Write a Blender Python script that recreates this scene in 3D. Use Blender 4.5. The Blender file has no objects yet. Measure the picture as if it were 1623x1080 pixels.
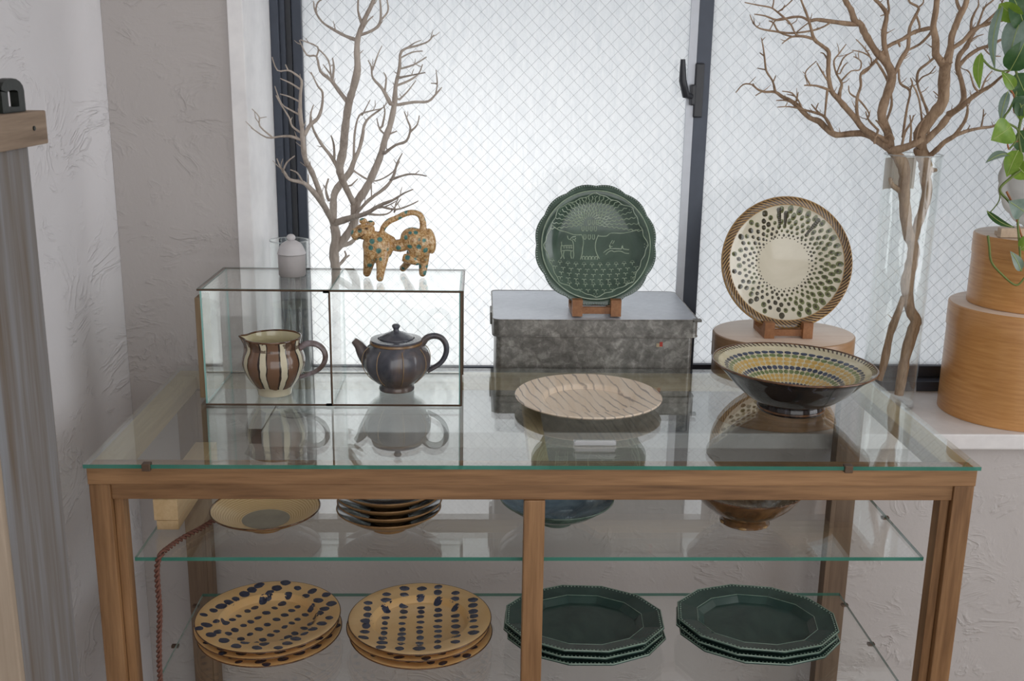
import bpy, bmesh, math, random
from mathutils import Vector, Matrix
import numpy as np
random.seed(7)
PI = math.pi
sc = bpy.context.scene
col = sc.collection
H = 0.88                                   # height of the cabinet's glass top above the floor

# ------------------------------------------------------------------ camera
F_PX, PITCH, YAW, ROLL = 1693.547, 0.255224, 0.033868, 0.015182
CAM = Vector((0.55985, -1.455957, 0.566752 + H))
_fw = Vector((math.sin(YAW)*math.cos(PITCH), math.cos(YAW)*math.cos(PITCH), -math.sin(PITCH)))
_r0 = Vector((math.cos(YAW), -math.sin(YAW), 0)); _u0 = _r0.cross(_fw)
_r = math.cos(ROLL)*_r0 + math.sin(ROLL)*_u0
_u = -math.sin(ROLL)*_r0 + math.cos(ROLL)*_u0
cd = bpy.data.cameras.new('camera'); cam = bpy.data.objects.new('camera', cd); col.objects.link(cam)
cam.matrix_world = Matrix(((_r.x, _u.x, -_fw.x, CAM.x), (_r.y, _u.y, -_fw.y, CAM.y), (_r.z, _u.z, -_fw.z, CAM.z), (0, 0, 0, 1)))
cd.sensor_width = 36; cd.lens = 36*F_PX/1623; cd.clip_start = .02
cd.dof.use_dof = True; cd.dof.focus_distance = 1.85; cd.dof.aperture_fstop = 11
sc.camera = cam

# ------------------------------------------------------------------ light
wd = bpy.data.worlds.new('overcast_sky'); sc.world = wd; wd.use_nodes = True
bg = wd.node_tree.nodes['Background']; bg.inputs[0].default_value = (.925, .962, 1, 1); bg.inputs[1].default_value = 1.07
sl = bpy.data.lights.new('sun', 'SUN'); sun = bpy.data.objects.new('sun', sl); col.objects.link(sun)
sl.energy = 2.1; sl.angle = math.radians(16); sl.color = (1, .97, .92)
sun.rotation_euler = Vector((-.36, -.80, -.52)).to_track_quat('-Z', 'Y').to_euler()
al = bpy.data.lights.new('front_fill', 'AREA'); alo = bpy.data.objects.new('front_fill', al); col.objects.link(alo)
al.shape = 'RECTANGLE'; al.size = 2.7; al.size_y = 2.2; al.energy = 20; al.color = (1, .965, .925)      # added soft fill from behind the camera; its street glazing is assumed
alo.location = (1.5, -3.28, 1.2); alo.rotation_euler = (PI/2, 0, 0)
a2 = bpy.data.lights.new('side_fill', 'AREA'); a2o = bpy.data.objects.new('side_fill', a2); col.objects.link(a2o)
a2.shape = 'RECTANGLE'; a2.size = 2.2; a2.size_y = 1.5; a2.energy = 31; a2.color = (.94, .965, 1)             # added fill to brighten the left wall; the right-hand wall has no opening
a2o.location = (3.28, -.75, 1.6); a2o.rotation_euler = Vector((-1, 0, 0)).to_track_quat('-Z', 'Z').to_euler()
vs = sc.view_settings; vs.view_transform = 'Standard'; vs.look = 'None'; vs.gamma = 1; vs.use_curve_mapping = False
vs.exposure = 0.0
sc.cycles.transparent_max_bounces = 48; sc.cycles.max_bounces = 16; sc.cycles.diffuse_bounces = 5
sc.cycles.glossy_bounces = 8; sc.cycles.caustics_reflective = False; sc.cycles.caustics_refractive = False
sc.cycles.sample_clamp_indirect = 6

# ------------------------------------------------------------------ helpers
def A(x, y, X=None, Y=None, Z=None):
    """photo pixel -> world point on a plane (Z is relative to the cabinet top)"""
    d = _fw*F_PX + _r*(x-811.5) + _u*(540-y)
    t = (X-CAM.x)/d.x if X is not None else (Y-CAM.y)/d.y if Y is not None else (Z+H-CAM.z)/d.z
    return CAM + t*d
class MB:
    def __init__(s): s.v = []; s.f = []; s.mi = []
    def add(s, v, f, m=0):
        o = len(s.v); s.v += [tuple(p) for p in v]; s.f += [tuple(i+o for i in q) for q in f]; s.mi += [m]*len(f); return s
    def box(s, x0, x1, y0, y1, z0, z1, m=0):
        v = [(x, y, z) for x in (x0, x1) for y in (y0, y1) for z in (z0, z1)]
        return s.add(v, [(0,1,3,2), (4,6,7,5), (0,4,5,1), (2,3,7,6), (0,2,6,4), (1,5,7,3)], m)
    def lathe(s, prof, n=48, c=(0,0,0), m=0, fn=None, sx=1, sy=1):
        v = []; rings = []
        for r, z in prof:
            if r < 1e-6: rings.append([len(v)]); v.append((0, 0, z))
            else:
                rings.append(list(range(len(v), len(v)+n)))
                v += [(r*math.cos(2*PI*k/n), r*math.sin(2*PI*k/n), z) for k in range(n)]
        f = []
        for a, b in zip(rings, rings[1:]):
            for k in range(n):
                k2 = (k+1) % n
                if len(a) == 1 and len(b) == 1: break
                if len(a) == 1: f.append((a[0], b[k2], b[k]))
                elif len(b) == 1: f.append((a[k], a[k2], b[0]))
                else: f.append((a[k], a[k2], b[k2], b[k]))
        if fn: v = [fn(*p) for p in v]
        return s.add([(p[0]*sx+c[0], p[1]*sy+c[1], p[2]+c[2]) for p in v], f, m)
    def tube(s, pts, rad, n=8, m=0, cap=True, flat=1):
        pts = [Vector(p) for p in pts]; N = len(pts)
        if not hasattr(rad, '__len__'): rad = [rad]*N
        v = []; up = None
        for i, p in enumerate(pts):
            t = (pts[min(i+1, N-1)]-pts[max(i-1, 0)])
            t = t.normalized() if t.length > 1e-9 else Vector((0,0,1))
            if up is None: up = t.orthogonal().normalized()
            up = (up - t*up.dot(t)); up = up.normalized() if up.length > 1e-6 else t.orthogonal().normalized()
            b = t.cross(up)
            for k in range(n):
                a = 2*PI*k/n; v.append(p + (up*math.cos(a)*flat + b*math.sin(a))*rad[i])
        f = [(i*n+k, i*n+(k+1) % n, (i+1)*n+(k+1) % n, (i+1)*n+k) for i in range(N-1) for k in range(n)]
        if cap: f += [tuple(range(n-1, -1, -1)), tuple((N-1)*n+k for k in range(n))]
        return s.add(v, f, m)
    def ball(s, c, r, n=12, h=8, m=0, rot=None):
        if not hasattr(r, '__len__'): r = (r, r, r)
        v = []; f = []
        for j in range(1, h):
            for k in range(n):
                a = PI*j/h; b = 2*PI*k/n
                v.append(Vector((math.sin(a)*math.cos(b)*r[0], math.sin(a)*math.sin(b)*r[1], math.cos(a)*r[2])))
        v += [Vector((0, 0, r[2])), Vector((0, 0, -r[2]))]
        if rot: v = [rot @ p for p in v]
        for j in range(h-2):
            for k in range(n):
                f.append((j*n+k, (j+1)*n+k, (j+1)*n+(k+1) % n, j*n+(k+1) % n))
        T = len(v)-2
        for k in range(n):
            f.append((T, k, (k+1) % n)); f.append((T+1, (h-2)*n+(k+1) % n, (h-2)*n+k))
        return s.add([p+Vector(c) for p in v], f, m)
    def build(s, name, mat, parent=None, smooth=None, bevel=0, seg=2):
        off = parent_loc(parent)
        me = bpy.data.meshes.new(name)
        me.from_pydata([(p[0]-off[0], p[1]-off[1], p[2]-off[2]) for p in s.v], [], s.f)
        for mt in (mat if isinstance(mat, (list, tuple)) else [mat]): me.materials.append(mt)
        me.polygons.foreach_set('material_index', s.mi)
        if bevel:
            bm = bmesh.new(); bm.from_mesh(me)
            bmesh.ops.bevel(bm, geom=list(bm.edges), offset=bevel, segments=seg, affect='EDGES', profile=.6, clamp_overlap=True)
            bm.to_mesh(me); bm.free()
        if smooth is not None:
            me.polygons.foreach_set('use_smooth', [True]*len(me.polygons)); me.set_sharp_from_angle(angle=math.radians(smooth))
        me.update()
        o = bpy.data.objects.new(name, me); col.objects.link(o)
        if parent is not None: o.parent = parent
        return o
def parent_loc(p):
    l = Vector((0,0,0))
    while p is not None: l = l + p.location; p = p.parent
    return l
def tag(o, label=None, cat=None, group=None, kind=None):
    if label: o['label'] = label
    if cat: o['category'] = cat
    if group: o['group'] = group
    if kind: o['kind'] = kind
    return o
def thing(name, loc, label, cat, group=None):
    o = bpy.data.objects.new(name, None); col.objects.link(o); o.location = loc; o.empty_display_size = .03
    return tag(o, label, cat, group)
def copy_tree(o, parent=None):
    c = o.copy(); col.objects.link(c); c.parent = parent
    for ch in list(o.children): copy_tree(ch, c)
    return c
def lerp(a, b, t): return a+(b-a)*t
def spline(pts, n=4):
    """Catmull-Rom through tuples of any length"""
    if len(pts) < 3: return pts
    o = []; P = [pts[0]]+list(pts)+[pts[-1]]
    for i in range(1, len(P)-2):
        for k in range(n):
            t = k/n; o.append(tuple(.5*(2*b+(c-a)*t+(2*a-5*b+4*c-d)*t*t+(3*b-a-3*c+d)*t**3) for a, b, c, d in zip(P[i-1], P[i], P[i+1], P[i+2])))
    o.append(tuple(pts[-1])); return o

# ------------------------------------------------------------------ materials
class N:
    def __init__(s, name):
        s.m = bpy.data.materials.new(name); s.m.use_nodes = True; s.t = s.m.node_tree; s.n = s.t.nodes
        s.b = s.n['Principled BSDF']; s.out = s.n['Material Output']
    def node(s, typ, **kw):
        x = s.n.new(typ)
        for k, v in kw.items():
            if k.startswith('i_'):
                key = k[2:]; key = int(key) if key.isdigit() else key.replace('_', ' ')
                s.set(x.inputs[key], v)
            else: setattr(x, k, v)
        return x
    def set(s, inp, v):
        if isinstance(v, bpy.types.NodeSocket): s.t.links.new(v, inp)
        elif isinstance(v, (tuple, list)) and len(v) == 3 and inp.type == 'RGBA': inp.default_value = (*v, 1)
        else: inp.default_value = v
    def p(s, **kw):
        for k, v in kw.items(): s.set(s.b.inputs[k.replace('_', ' ')], v)
        return s
    def coord(s, scale=(1,1,1), rot=(0,0,0), which='Object'):
        tc = s.node('ShaderNodeTexCoord'); mp = s.node('ShaderNodeMapping'); s.t.links.new(tc.outputs[which], mp.inputs[0])
        mp.inputs['Scale'].default_value = scale; mp.inputs['Rotation'].default_value = rot; return mp.outputs[0]
    def noise(s, vec, scale=5, detail=4, rough=.5, dist=0, typ=None):
        x = s.node('ShaderNodeTexNoise'); s.set(x.inputs['Vector'], vec)
        if typ: x.noise_type = typ
        x.inputs['Scale'].default_value = scale; x.inputs['Detail'].default_value = detail
        x.inputs['Roughness'].default_value = rough; x.inputs['Distortion'].default_value = dist; return x.outputs[0]
    def ramp(s, fac, stops, interp='LINEAR'):
        x = s.node('ShaderNodeValToRGB'); s.set(x.inputs[0], fac); cr = x.color_ramp; cr.interpolation = interp
        while len(cr.elements) < len(stops): cr.elements.new(.5)
        for e, (p, c) in zip(cr.elements, stops):
            e.position = p; e.color = (*c, 1) if hasattr(c, '__len__') else (c, c, c, 1)
        return x.outputs[0]
    def math(s, op, a, b=0, c=0):
        x = s.node('ShaderNodeMath', operation=op); s.set(x.inputs[0], a); s.set(x.inputs[1], b); s.set(x.inputs[2], c); return x.outputs[0]
    def mix(s, fac, a, b):
        x = s.node('ShaderNodeMix', data_type='RGBA'); s.set(x.inputs[0], fac); s.set(x.inputs[6], a); s.set(x.inputs[7], b); return x.outputs[2]
    def bump(s, h, strength=.3, dist=.002):
        x = s.node('ShaderNodeBump'); s.set(x.inputs['Height'], h); x.inputs['Strength'].default_value = strength; x.inputs['Distance'].default_value = dist
        s.t.links.new(x.outputs[0], s.b.inputs['Normal']); return x.outputs[0]
def S(r, g, b):
    return tuple(((c/255)/12.92 if c/255 <= .04045 else ((c/255+.055)/1.055)**2.4) for c in (r, g, b))
def plain(name, c, rough=.5, metal=0, var=.12, scale=30, bump=0, coat=0):
    n = N(name); f = n.noise(n.coord(), scale, 5, .6)
    n.p(Base_Color=n.ramp(f, [(.3, tuple(x*(1-var) for x in c)), (.7, tuple(min(1, x*(1+var)) for x in c))]), Roughness=rough, Metallic=metal)
    if coat: n.p(Coat_Weight=coat, Coat_Roughness=.08)
    if bump: n.bump(f, bump, .001)
    return n.m
def wood(name, c1, c2, axis, rough=.55, scale=22, dark=None, bump=.25, stretch=.06):
    n = N(name); sv = [1, 1, 1]; sv['XYZ'.index(axis)] = stretch
    v = n.coord(tuple(sv)); f = n.noise(v, scale, 7, .62, .7); g = n.noise(v, scale*7, 3, .6)
    h = n.math('MULTIPLY_ADD', g, .35, n.math('MULTIPLY', f, .65))
    stops = [(.33, c1), (.62, c2)]
    if dark: stops = [(.30, dark), (.40, c1), (.64, c2)]
    n.p(Base_Color=n.ramp(h, stops), Roughness=rough); n.bump(h, bump, .0012); return n.m
def glaze(name, c1, c2, scale=14, rough=.12, stretch=(1,1,1), dist=1.0, coat=.3):
    n = N(name); f = n.noise(n.coord(stretch), scale, 5, .6, dist)
    n.p(Base_Color=n.ramp(f, [(.35, c1), (.65, c2)]), Roughness=rough, Coat_Weight=coat, Coat_Roughness=.05); return n.m
def plaster(name, c, strength=.55, seed=0):
    n = N(name); v = n.coord(); v2 = n.coord((1, 1, 1.6), (.3, .5, .4+seed))
    big = n.noise(v, 4, 5, .5, .6)
    w = n.noise(v2, 6.5, 4, .55, 1.4)                      # trowel strokes: thin contour lines of a warped noise
    ridge = n.math('ABSOLUTE', n.math('SUBTRACT', n.math('FRACT', n.math('MULTIPLY', w, 6)), .5))
    ridge = n.ramp(ridge, [(.0, 1), (.10, .5), (.34, 0)])
    mask = n.ramp(n.noise(v, 6.5, 4, .6, 1.0), [(.47, 0), (.60, 1)])
    fine = n.noise(v, 85, 4, .65)
    h = n.math('ADD', n.math('MULTIPLY', n.math('MULTIPLY', ridge, mask), .5), n.math('ADD', n.math('MULTIPLY', big, 1.3), n.math('MULTIPLY', fine, .13)))
    n.p(Base_Color=n.ramp(big, [(.3, tuple(x*.96 for x in c)), (.7, c)]), Roughness=.9, Specular_IOR_Level=.2); n.bump(h, strength, .006); return n.m
def thin_glass(name, tint=(.985, .995, .99), rough=0, ripple=0, ior=1.5):
    n = N(name); n.n.remove(n.b)
    g = n.node('ShaderNodeNewGeometry'); i = n.math('MULTIPLY_ADD', g.outputs['Backfacing'], 1/ior-ior, ior)
    fr = n.node('ShaderNodeFresnel'); n.set(fr.inputs['IOR'], i)
    tr = n.node('ShaderNodeBsdfTransparent'); n.set(tr.inputs[0], tint)
    gl = n.node('ShaderNodeBsdfAnisotropic'); gl.inputs['Roughness'].default_value = rough; n.set(gl.inputs[0], (1, 1, 1))
    if ripple:
        b = n.node('ShaderNodeBump'); b.inputs['Strength'].default_value = ripple; b.inputs['Distance'].default_value = .002
        n.set(b.inputs['Height'], n.noise(n.coord((1, 1, .35)), 60, 3, .5, 1.5)); n.t.links.new(b.outputs[0], gl.inputs['Normal'])
    mx = n.node('ShaderNodeMixShader'); n.set(mx.inputs[0], fr.outputs[0]); n.t.links.new(tr.outputs[0], mx.inputs[1]); n.t.links.new(gl.outputs[0], mx.inputs[2])
    n.t.links.new(mx.outputs[0], n.out.inputs[0]); return n.m
def frosted(name):
    n = N(name); n.n.remove(n.b)
    tl = n.node('ShaderNodeBsdfTranslucent')
    f = n.noise(n.coord((1, 1, .22), (0, .25, 0)), 75, 4, .6, 1.6)
    n.set(tl.inputs[0], n.ramp(f, [(.36, (.83, .845, .86)), (.5, (.885, .895, .905)), (.68, (.95, .955, .96))]))
    n.t.links.new(tl.outputs[0], n.out.inputs[0]); return n.m
M = {}
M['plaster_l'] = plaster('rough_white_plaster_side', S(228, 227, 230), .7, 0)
M['plaster_b'] = plaster('shade_greyed_plaster', S(194, 189, 187), .6, 1)  # same white plaster, with the back wall's dimness put into its colour
M['white_wall'] = plain('plain_white', S(225, 222, 218), .8)
M['floorwood'] = wood('floor_boards', S(96, 78, 60), S(140, 116, 90), 'Y')
M['chipped'] = plain('white_casing_paint', S(247, 247, 249), .6, var=.07, scale=18, bump=.5)
M['sill'] = plain('painted_sill', S(228, 226, 226), .4, var=.05)
M['alu'] = plain('dark_aluminium', S(70, 76, 88), .38, .35, .08)
M['alu_light'] = plain('pale_aluminium', S(200, 205, 214), .4, .2, .05)
M['black'] = plain('black_plastic', S(44, 47, 54), .35)
M['frost'] = frosted('frosted_wired_glass'); M['wire'] = plain('glass_wire', S(136, 138, 142), .6, 0)
M['glass'] = thin_glass('clear_glass', ior=1.55); M['glass_top'] = thin_glass('table_glass', (.955, .985, .975), ior=1.9)
M['pane_skin'] = thin_glass('rippled_glass_skin', (1, 1, 1), .05, .5)
M['edge'] = N('green_glass_edge').p(Base_Color=S(66, 138, 122), Roughness=.1, Specular_IOR_Level=.8, Transmission_Weight=.3, IOR=1.3).m
M['edge_pale'] = N('pale_glass_edge').p(Base_Color=S(150, 205, 200), Roughness=.12, Transmission_Weight=.4, IOR=1.3).m
for ax in 'XYZ':
    M['cab'+ax] = wood('cabinet_wood_'+ax.lower(), S(122, 88, 56), S(172, 132, 92), ax, .5, 20, S(92, 64, 40))
    M['pale'+ax] = wood('worn_pale_wood_'+ax.lower(), S(176, 152, 116), S(212, 192, 154), ax, .6, 20)
M['backleg'] = wood('dark_back_leg', S(96, 78, 64), S(134, 112, 92), 'Z', .6, 20)
M['came'] = plain('bronze_metal_edge', S(104, 86, 72), .42, .6, .15)
M['weather'] = wood('weathered_grey_board', S(112, 100, 88), S(146, 150, 156), 'Z', .85, 11, S(92, 74, 56), .7, .05)
M['capwood'] = wood('weathered_cap', S(112, 94, 78), S(166, 146, 126), 'Y', .8, 18, None, .5)
M['rawwood'] = wood('raw_board_edge', S(138, 122, 104), S(176, 160, 142), 'Z', .8, 14)
M['iron'] = plain('black_iron', S(34, 38, 34), .45, .6, .3, 60, .4)

# ------------------------------------------------------------------ room
XL, YW = -.105, .53
WX0, WX1 = .145, 1.86                       # window opening
ZS = H-.132                                 # sill level
ZT = H+1.05                                 # window head
def struct(o): o['kind'] = 'structure'; return o
struct(MB().box(XL-.1, 3.4, -3.4, .9, -.06, 0).build('floor', M['floorwood']))
struct(MB().box(XL-.1, 3.4, -3.4, .9, 2.55, 2.65).build('ceiling', M['white_wall']))
wl = MB(); wp_ = [(XL-.036, y) for y in np.linspace(-3.4, .44, 6)]+[(XL-.034, .462), (XL-.028, .482), (XL-.018, .502), (XL-.0005, .525), (XL-.0005, .9)]; nw = len(wp_)
wl.add([(x, y, z) for z in (0, 2.55) for x, y in wp_]+[(XL-.13, -3.4, 0), (XL-.13, .9, 0), (XL-.13, -3.4, 2.55), (XL-.13, .9, 2.55)], [(i, i+1, nw+i+1, nw+i) for i in range(nw-1)]+[(2*nw+1, 2*nw, 2*nw+2, 2*nw+3), (2*nw, 0, nw, 2*nw+2), (nw-1, 2*nw+1, 2*nw+3, 2*nw-1)])
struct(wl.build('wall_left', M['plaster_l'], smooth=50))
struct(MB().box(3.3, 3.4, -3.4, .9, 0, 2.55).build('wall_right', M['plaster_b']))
wb = MB()
wb.box(XL, .116, YW, .9, 0, 2.55); wb.box(.116, WX1, YW, .9, 0, ZS-.032); wb.box(WX1, 3.3, YW, .9, 0, 2.55); wb.box(.116, WX1, YW, .9, ZT, 2.55)
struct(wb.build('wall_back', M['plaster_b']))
wf = MB(); wf.box(XL, .1, -3.4, -3.3, 0, 2.55); wf.box(2.9, 3.3, -3.4, -3.3, 0, 2.55); wf.box(.1, 2.9, -3.4, -3.3, 2.35, 2.55)
struct(wf.build('wall_front', M['white_wall']))
struct(MB().box(-.8, 3.2, .9, 1.85, ZT+.12, ZT+.2).build('pane_shade_slab', M['white_wall']))  # unseen slab added to shade the upper part of the panes
struct(MB().box(1.95, 2.05, 1.86, 3.5, 0, 4.4).box(1.95, 2.05, .95, 1.859, 0, ZT+.119).build('pane_shade_wall', plain('shade_wall_grey', S(120, 120, 122), .9)))  # unseen wall added to shade the right pane, grey to limit its bounce
struct(MB().box(.116, .1435, YW-.006, .80, ZS, ZT).build('trim_1', M['chipped'], bevel=.002))

# window: frame, two sliding sashes of wired frosted glass, latch, sill
win = bpy.data.objects.new('window_1', None); col.objects.link(win); win.location = (1.0, .8, ZS); win['kind'] = 'structure'
MB().box(.1436, WX1, .51, .80, ZS-.032, ZS).build('window_sill', M['sill'], win, bevel=.003)
fr = MB()
fr.box(.1436, .160, .775, .86, ZS, ZT); fr.box(WX1-.02, WX1, .795, .86, ZS, ZT); fr.box(.160, WX1-.02, .795, .86, ZS, ZS+.022); fr.box(.160, WX1-.02, .795, .86, ZT-.03, ZT)
fr.build('window_frame', M['alu'], win, bevel=.001)
MB().box(.1605, .170, .790, .86, ZS+.022, ZT-.03).build('track', M['alu'], win); MB().box(.1703, .1808, .800, .86, ZS+.022, ZT-.03).build('track', M['black'], win)
def sash(x0, x1, y, sl, sr, name='sash'):
    z0, z1 = ZS+.022, ZT-.03
    s = MB(); s.box(x0, x0+sl, y, y+.022, z0, z1); s.box(x1-sr, x1, y, y+.022, z0, z1); s.box(x0+sl, x1-sr, y, y+.022, z0, z0+.026); s.box(x0+sl, x1-sr, y, y+.022, z1-.03, z1)
    so = s.build(name, M['alu'], win, bevel=.0012)
    a, b, c, d = x0+sl-.003, x1-sr+.003, z0+.023, z1-.027
    g = MB(); ym, yf = y+.013, y+.006
    g.add([(a, ym, c), (b, ym, c), (b, ym, d), (a, ym, d)], [(0, 1, 2, 3)], 0)
    g.add([(a, yf, c), (b, yf, c), (b, yf, d), (a, yf, d)], [(0, 1, 2, 3)], 1)
    g.build('pane', [M['frost'], M['pane_skin']], so)
    w = MB(); p = .0297; yw = y+.0105
    for sgn in (1, -1):
        k0 = (a+c if sgn > 0 else a-d); k1 = (b+d if sgn > 0 else b-c); k = math.ceil(k0/p)*p
        while k < k1:                                   # line  x + sgn*z = k, clipped to the pane
            ts = []
            if sgn > 0: lo, hi = max(a, k-d), min(b, k-c); P0, P1 = (lo, yw, k-lo), (hi, yw, k-hi)
            else: lo, hi = max(a, k+c), min(b, k+d); P0, P1 = (lo, yw, lo-k), (hi, yw, hi-k)
            if hi-lo > .004: w.tube([P0, P1], .00032, 4, cap=False)
            k += p
    tag(w.build('wire_mesh', M['wire'], so), kind='stuff')
    return so
sash(.181, 1.038, .806, .020, .031)
sash(1.012, WX1-.02, .834, .030, .03)
MB().box(.990, 1.0065, .800, .8058, ZS+.03, ZT-.03).build('seal_strip', M['alu_light'], win)
lt = MB(); lz = H+.515
lt.box(1.005, 1.024, .795, .806, lz-.055, lz+.055)
la = lt.build('latch', M['black'], win, bevel=.003)
MB().box(.996, 1.006, .785, .80, lz-.03, lz+.012).build('latch_block', M['black'], la, bevel=.003)
MB().tube([(.998, .788, lz-.012), (.985, .78, lz-.01), (.976, .776, lz+.02), (.974, .776, lz+.062)], [.006, .008, .008, .005], 8).build('latch_lever', M['black'], la, smooth=50)

# ------------------------------------------------------------------ display cabinet
cab = thing('display_cabinet', (.65, .25, 0), 'long wooden display cabinet with glass top and two glass shelves', 'cabinet')
def slab(name, x0, x1, y0, y1, z0, z1, mats, parent, side=None):
    b = MB().box(x0, x1, y0, y1, z0, z1); d = [x1-x0, y1-y0, z1-z0]; k = d.index(min(d))
    b.mi = [0 if i//2 == k else (1 if i == 2 or k != 2 else 2) for i in range(6)]; mats = list(mats)+[side or mats[1]]
    return b.build(name, mats, parent)
ft = H-.006
tp = slab('glass_top', -.003, 1.303, -.004, .504, ft, H, [M['glass_top'], M['edge']], cab, M['glass'])
zt = ft-.0005
MB().box(0, 1.30, 0, .034, zt-.026, zt).build('front_rail', M['cabX'], cab, bevel=.0015)
MB().box(.0005, .040, .0345, .466, zt-.026, zt-.0005).build('side_rail', M['paleY'], cab, bevel=.0015)
MB().box(1.260, 1.2995, .0345, .466, zt-.026, zt-.0005).build('side_rail', M['paleY'], cab, bevel=.0015)
MB().box(0, 1.30, .4665, .50, zt-.026, zt).build('back_rail', M['paleX'], cab, bevel=.0015)
MB().box(.640, .668, .0345, .466, zt-.024, zt-.0005).build('middle_rail', M['paleY'], cab, bevel=.0015)
MB().box(.0305, 1.2695, .006, .030, zt-.051, zt-.0275).build('lower_front_rail', M['cabX'], cab, bevel=.0015)
for x0 in (.0005, 1.2695):
    MB().box(x0, x0+.030, .002, .036, 0, zt-.0265).build('leg', M['cabZ'], cab, bevel=.0015)
for x0 in (.031, 1.2555):
    MB().box(x0, x0+.0135, .012, .036, .02, zt-.0515).build('leg_bead', M['cabZ'], cab, bevel=.0012)
for x0 in (.0005, 1.2615):
    MB().box(x0, x0+.038, .460, .497, 0, zt-.0265).build('leg', M['backleg'], cab, bevel=.0015)
    MB().box(x0+(.039 if x0 < .5 else -.0105), x0+(.0485 if x0 < .5 else -.001), .455, .485, .02, zt-.0265).build('leg_bead', M['backleg'], cab, bevel=.0012)
MB().box(.631, .662, .004, .032, 0, zt-.0515).build('centre_post', M['cabZ'], cab, bevel=.0015)
for z in (.10,):
    MB().box(.031, 1.269, .004, .032, z, z+.03).build('bottom_rail', M['cabX'], cab, bevel=.0015); MB().box(.039, 1.261, .462, .49, z, z+.03).build('bottom_rail', M['cabX'], cab, bevel=.0015)
ZM, ZL = H-.165, H-.405
slab('glass_shelf', .046, 1.252, .037, .43, ZM-.006, ZM, [M['glass'], M['edge']], cab)
slab('glass_shelf', .050, 1.254, .037, .375, ZL-.006, ZL, [M['glass'], M['edge']], cab)
for z in (ZM, ZL):
    for x in (.0455, 1.2545):
        for y in (.2, .34): MB().box(x-.006, x+.006, y, y+.008, z-.0105, z-.0062).build('shelf_peg', M['came'], cab)
for px_ in (232, 1345):
    p = A(px_, 739, Y=-.004); MB().box(p.x-.006, p.x+.006, -.008, .004, H-.009, H+.0022).build('edge_clip', M['came'], cab, bevel=.001)

# ------------------------------------------------------------------ weathered wooden screen (left foreground)
scr = thing('wooden_screen', (.0, -.22, 0), 'weathered grey wooden upright board with cap rail and iron hanger, left foreground', 'wooden board')
MB().box(.004, .030, -.3195, -.164, 0, H+.462).build('upright_board', M['weather'], scr, bevel=.002)
MB().box(-.045, .0302, -.332, -.320, 0, H+.462).build('front_batten', M['rawwood'], scr, bevel=.002)
cp = MB().box(-.05, .038, -.36, -.122, H+.4625, H+.502).build('cap_rail', M['capwood'], scr, bevel=.002)
MB().tube([(.037, -.163, H+.483), (.0395, -.163, H+.483)], .0028, 10).build('nail_hole', M['iron'], cp)
hg = MB(); hy0, hy1, hz = -.222, -.160, H+.5025                                   # a flat iron loop, window in the middle
prof = [(hy0, hz), (hy0, hz+.026)] + [(lerp(hy0, hy1, .5)+(hy1-hy0)/2*math.cos(a), hz+.024+.014*math.sin(a)) for a in np.linspace(PI, 0, 9)] + [(hy1, hz)]
prof2 = [(hy0+.017, hz+.006), (hy0+.017, hz+.022)] + [(lerp(hy0, hy1, .5)+((hy1-hy0)/2-.017)*math.cos(a), hz+.022+.003*math.sin(a)) for a in np.linspace(PI, 0, 9)] + [(hy1-.017, hz+.006)]
nv = len(prof); v = []
for x in (.020, .030): v += [(x, a, b) for a, b in prof] + [(x, a, b) for a, b in prof2]
f = []
for k in range(nv):
    j = (k+1) % nv
    f += [(k, j, nv+j, nv+k), (2*nv+k, 3*nv+k, 3*nv+j, 2*nv+j), (k, 2*nv+k, 2*nv+j, j), (nv+k, nv+j, 3*nv+j, 3*nv+k)]
hg.add(v, f).build('iron_hanger', M['iron'], scr)

# ------------------------------------------------------------------ glass case on the cabinet
CX0, CX1, CXD, CY0, CY1, CZ = .106, .533, .317, .268, .455, H+.201
cz0 = H+.0015
case = thing('glass_case', (.32, .36, H), 'small two-bay glass display case with bronze metal edges on cabinet top', 'display case')
gp = [M['glass'], M['edge_pale']]
slab('bottom_pane', CX0, CX1, CY0, CY1, cz0, cz0+.002, gp, case)
slab('top_pane', CX0-.004, CX1+.004, CY0, CY1, CZ-.003, CZ, gp, case)
slab('back_pane', CX0, CX1, CY1-.003, CY1, cz0+.002, CZ-.003, gp, case)
for x, nm in ((CX0, 'side_pane'), (CX1-.003, 'side_pane'), (CXD-.0015, 'divider_pane')): slab(nm, x, x+.003, CY0, CY1-.003, cz0+.002, CZ-.003, gp, case)
r = .0019
def bar(p, q, nm='metal_edge'): MB().tube([p, q], r, 6).build(nm, M['came'], case, smooth=40)
for y in (CY0-.001, CY1+.001):
    bar((CX0, y, cz0+.001), (CX1, y, cz0+.001)); bar((CX0-.004, y, CZ-.002), (CX1+.004, y, CZ-.002))
for x in (CX0-.003, CX1+.003): bar((x, CY0, CZ-.002), (x, CY1, CZ-.002))
bar((CX1+.0005, CY0, cz0), (CX1+.0005, CY0, CZ-.002)); bar((CX1+.0005, CY1, cz0), (CX1+.0005, CY1, CZ-.002))
bar((CXD, CY0-.001, cz0), (CXD, CY0-.001, CZ-.002))
for dx in (-.012, .004):
    for z in (cz0+.001, CZ-.004): MB().box(CXD-.010, CXD, CY0-.003, CY0, z-.0015, z+.0025).build('corner_clip', M['came'], case)
MB().box(CX0-.0155, CX0-.001, .292, .335, H+.006, H+.180).build('side_board', wood('case_side_wood', S(104, 84, 62), S(142, 120, 92), 'Z'), case, bevel=.001)

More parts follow.
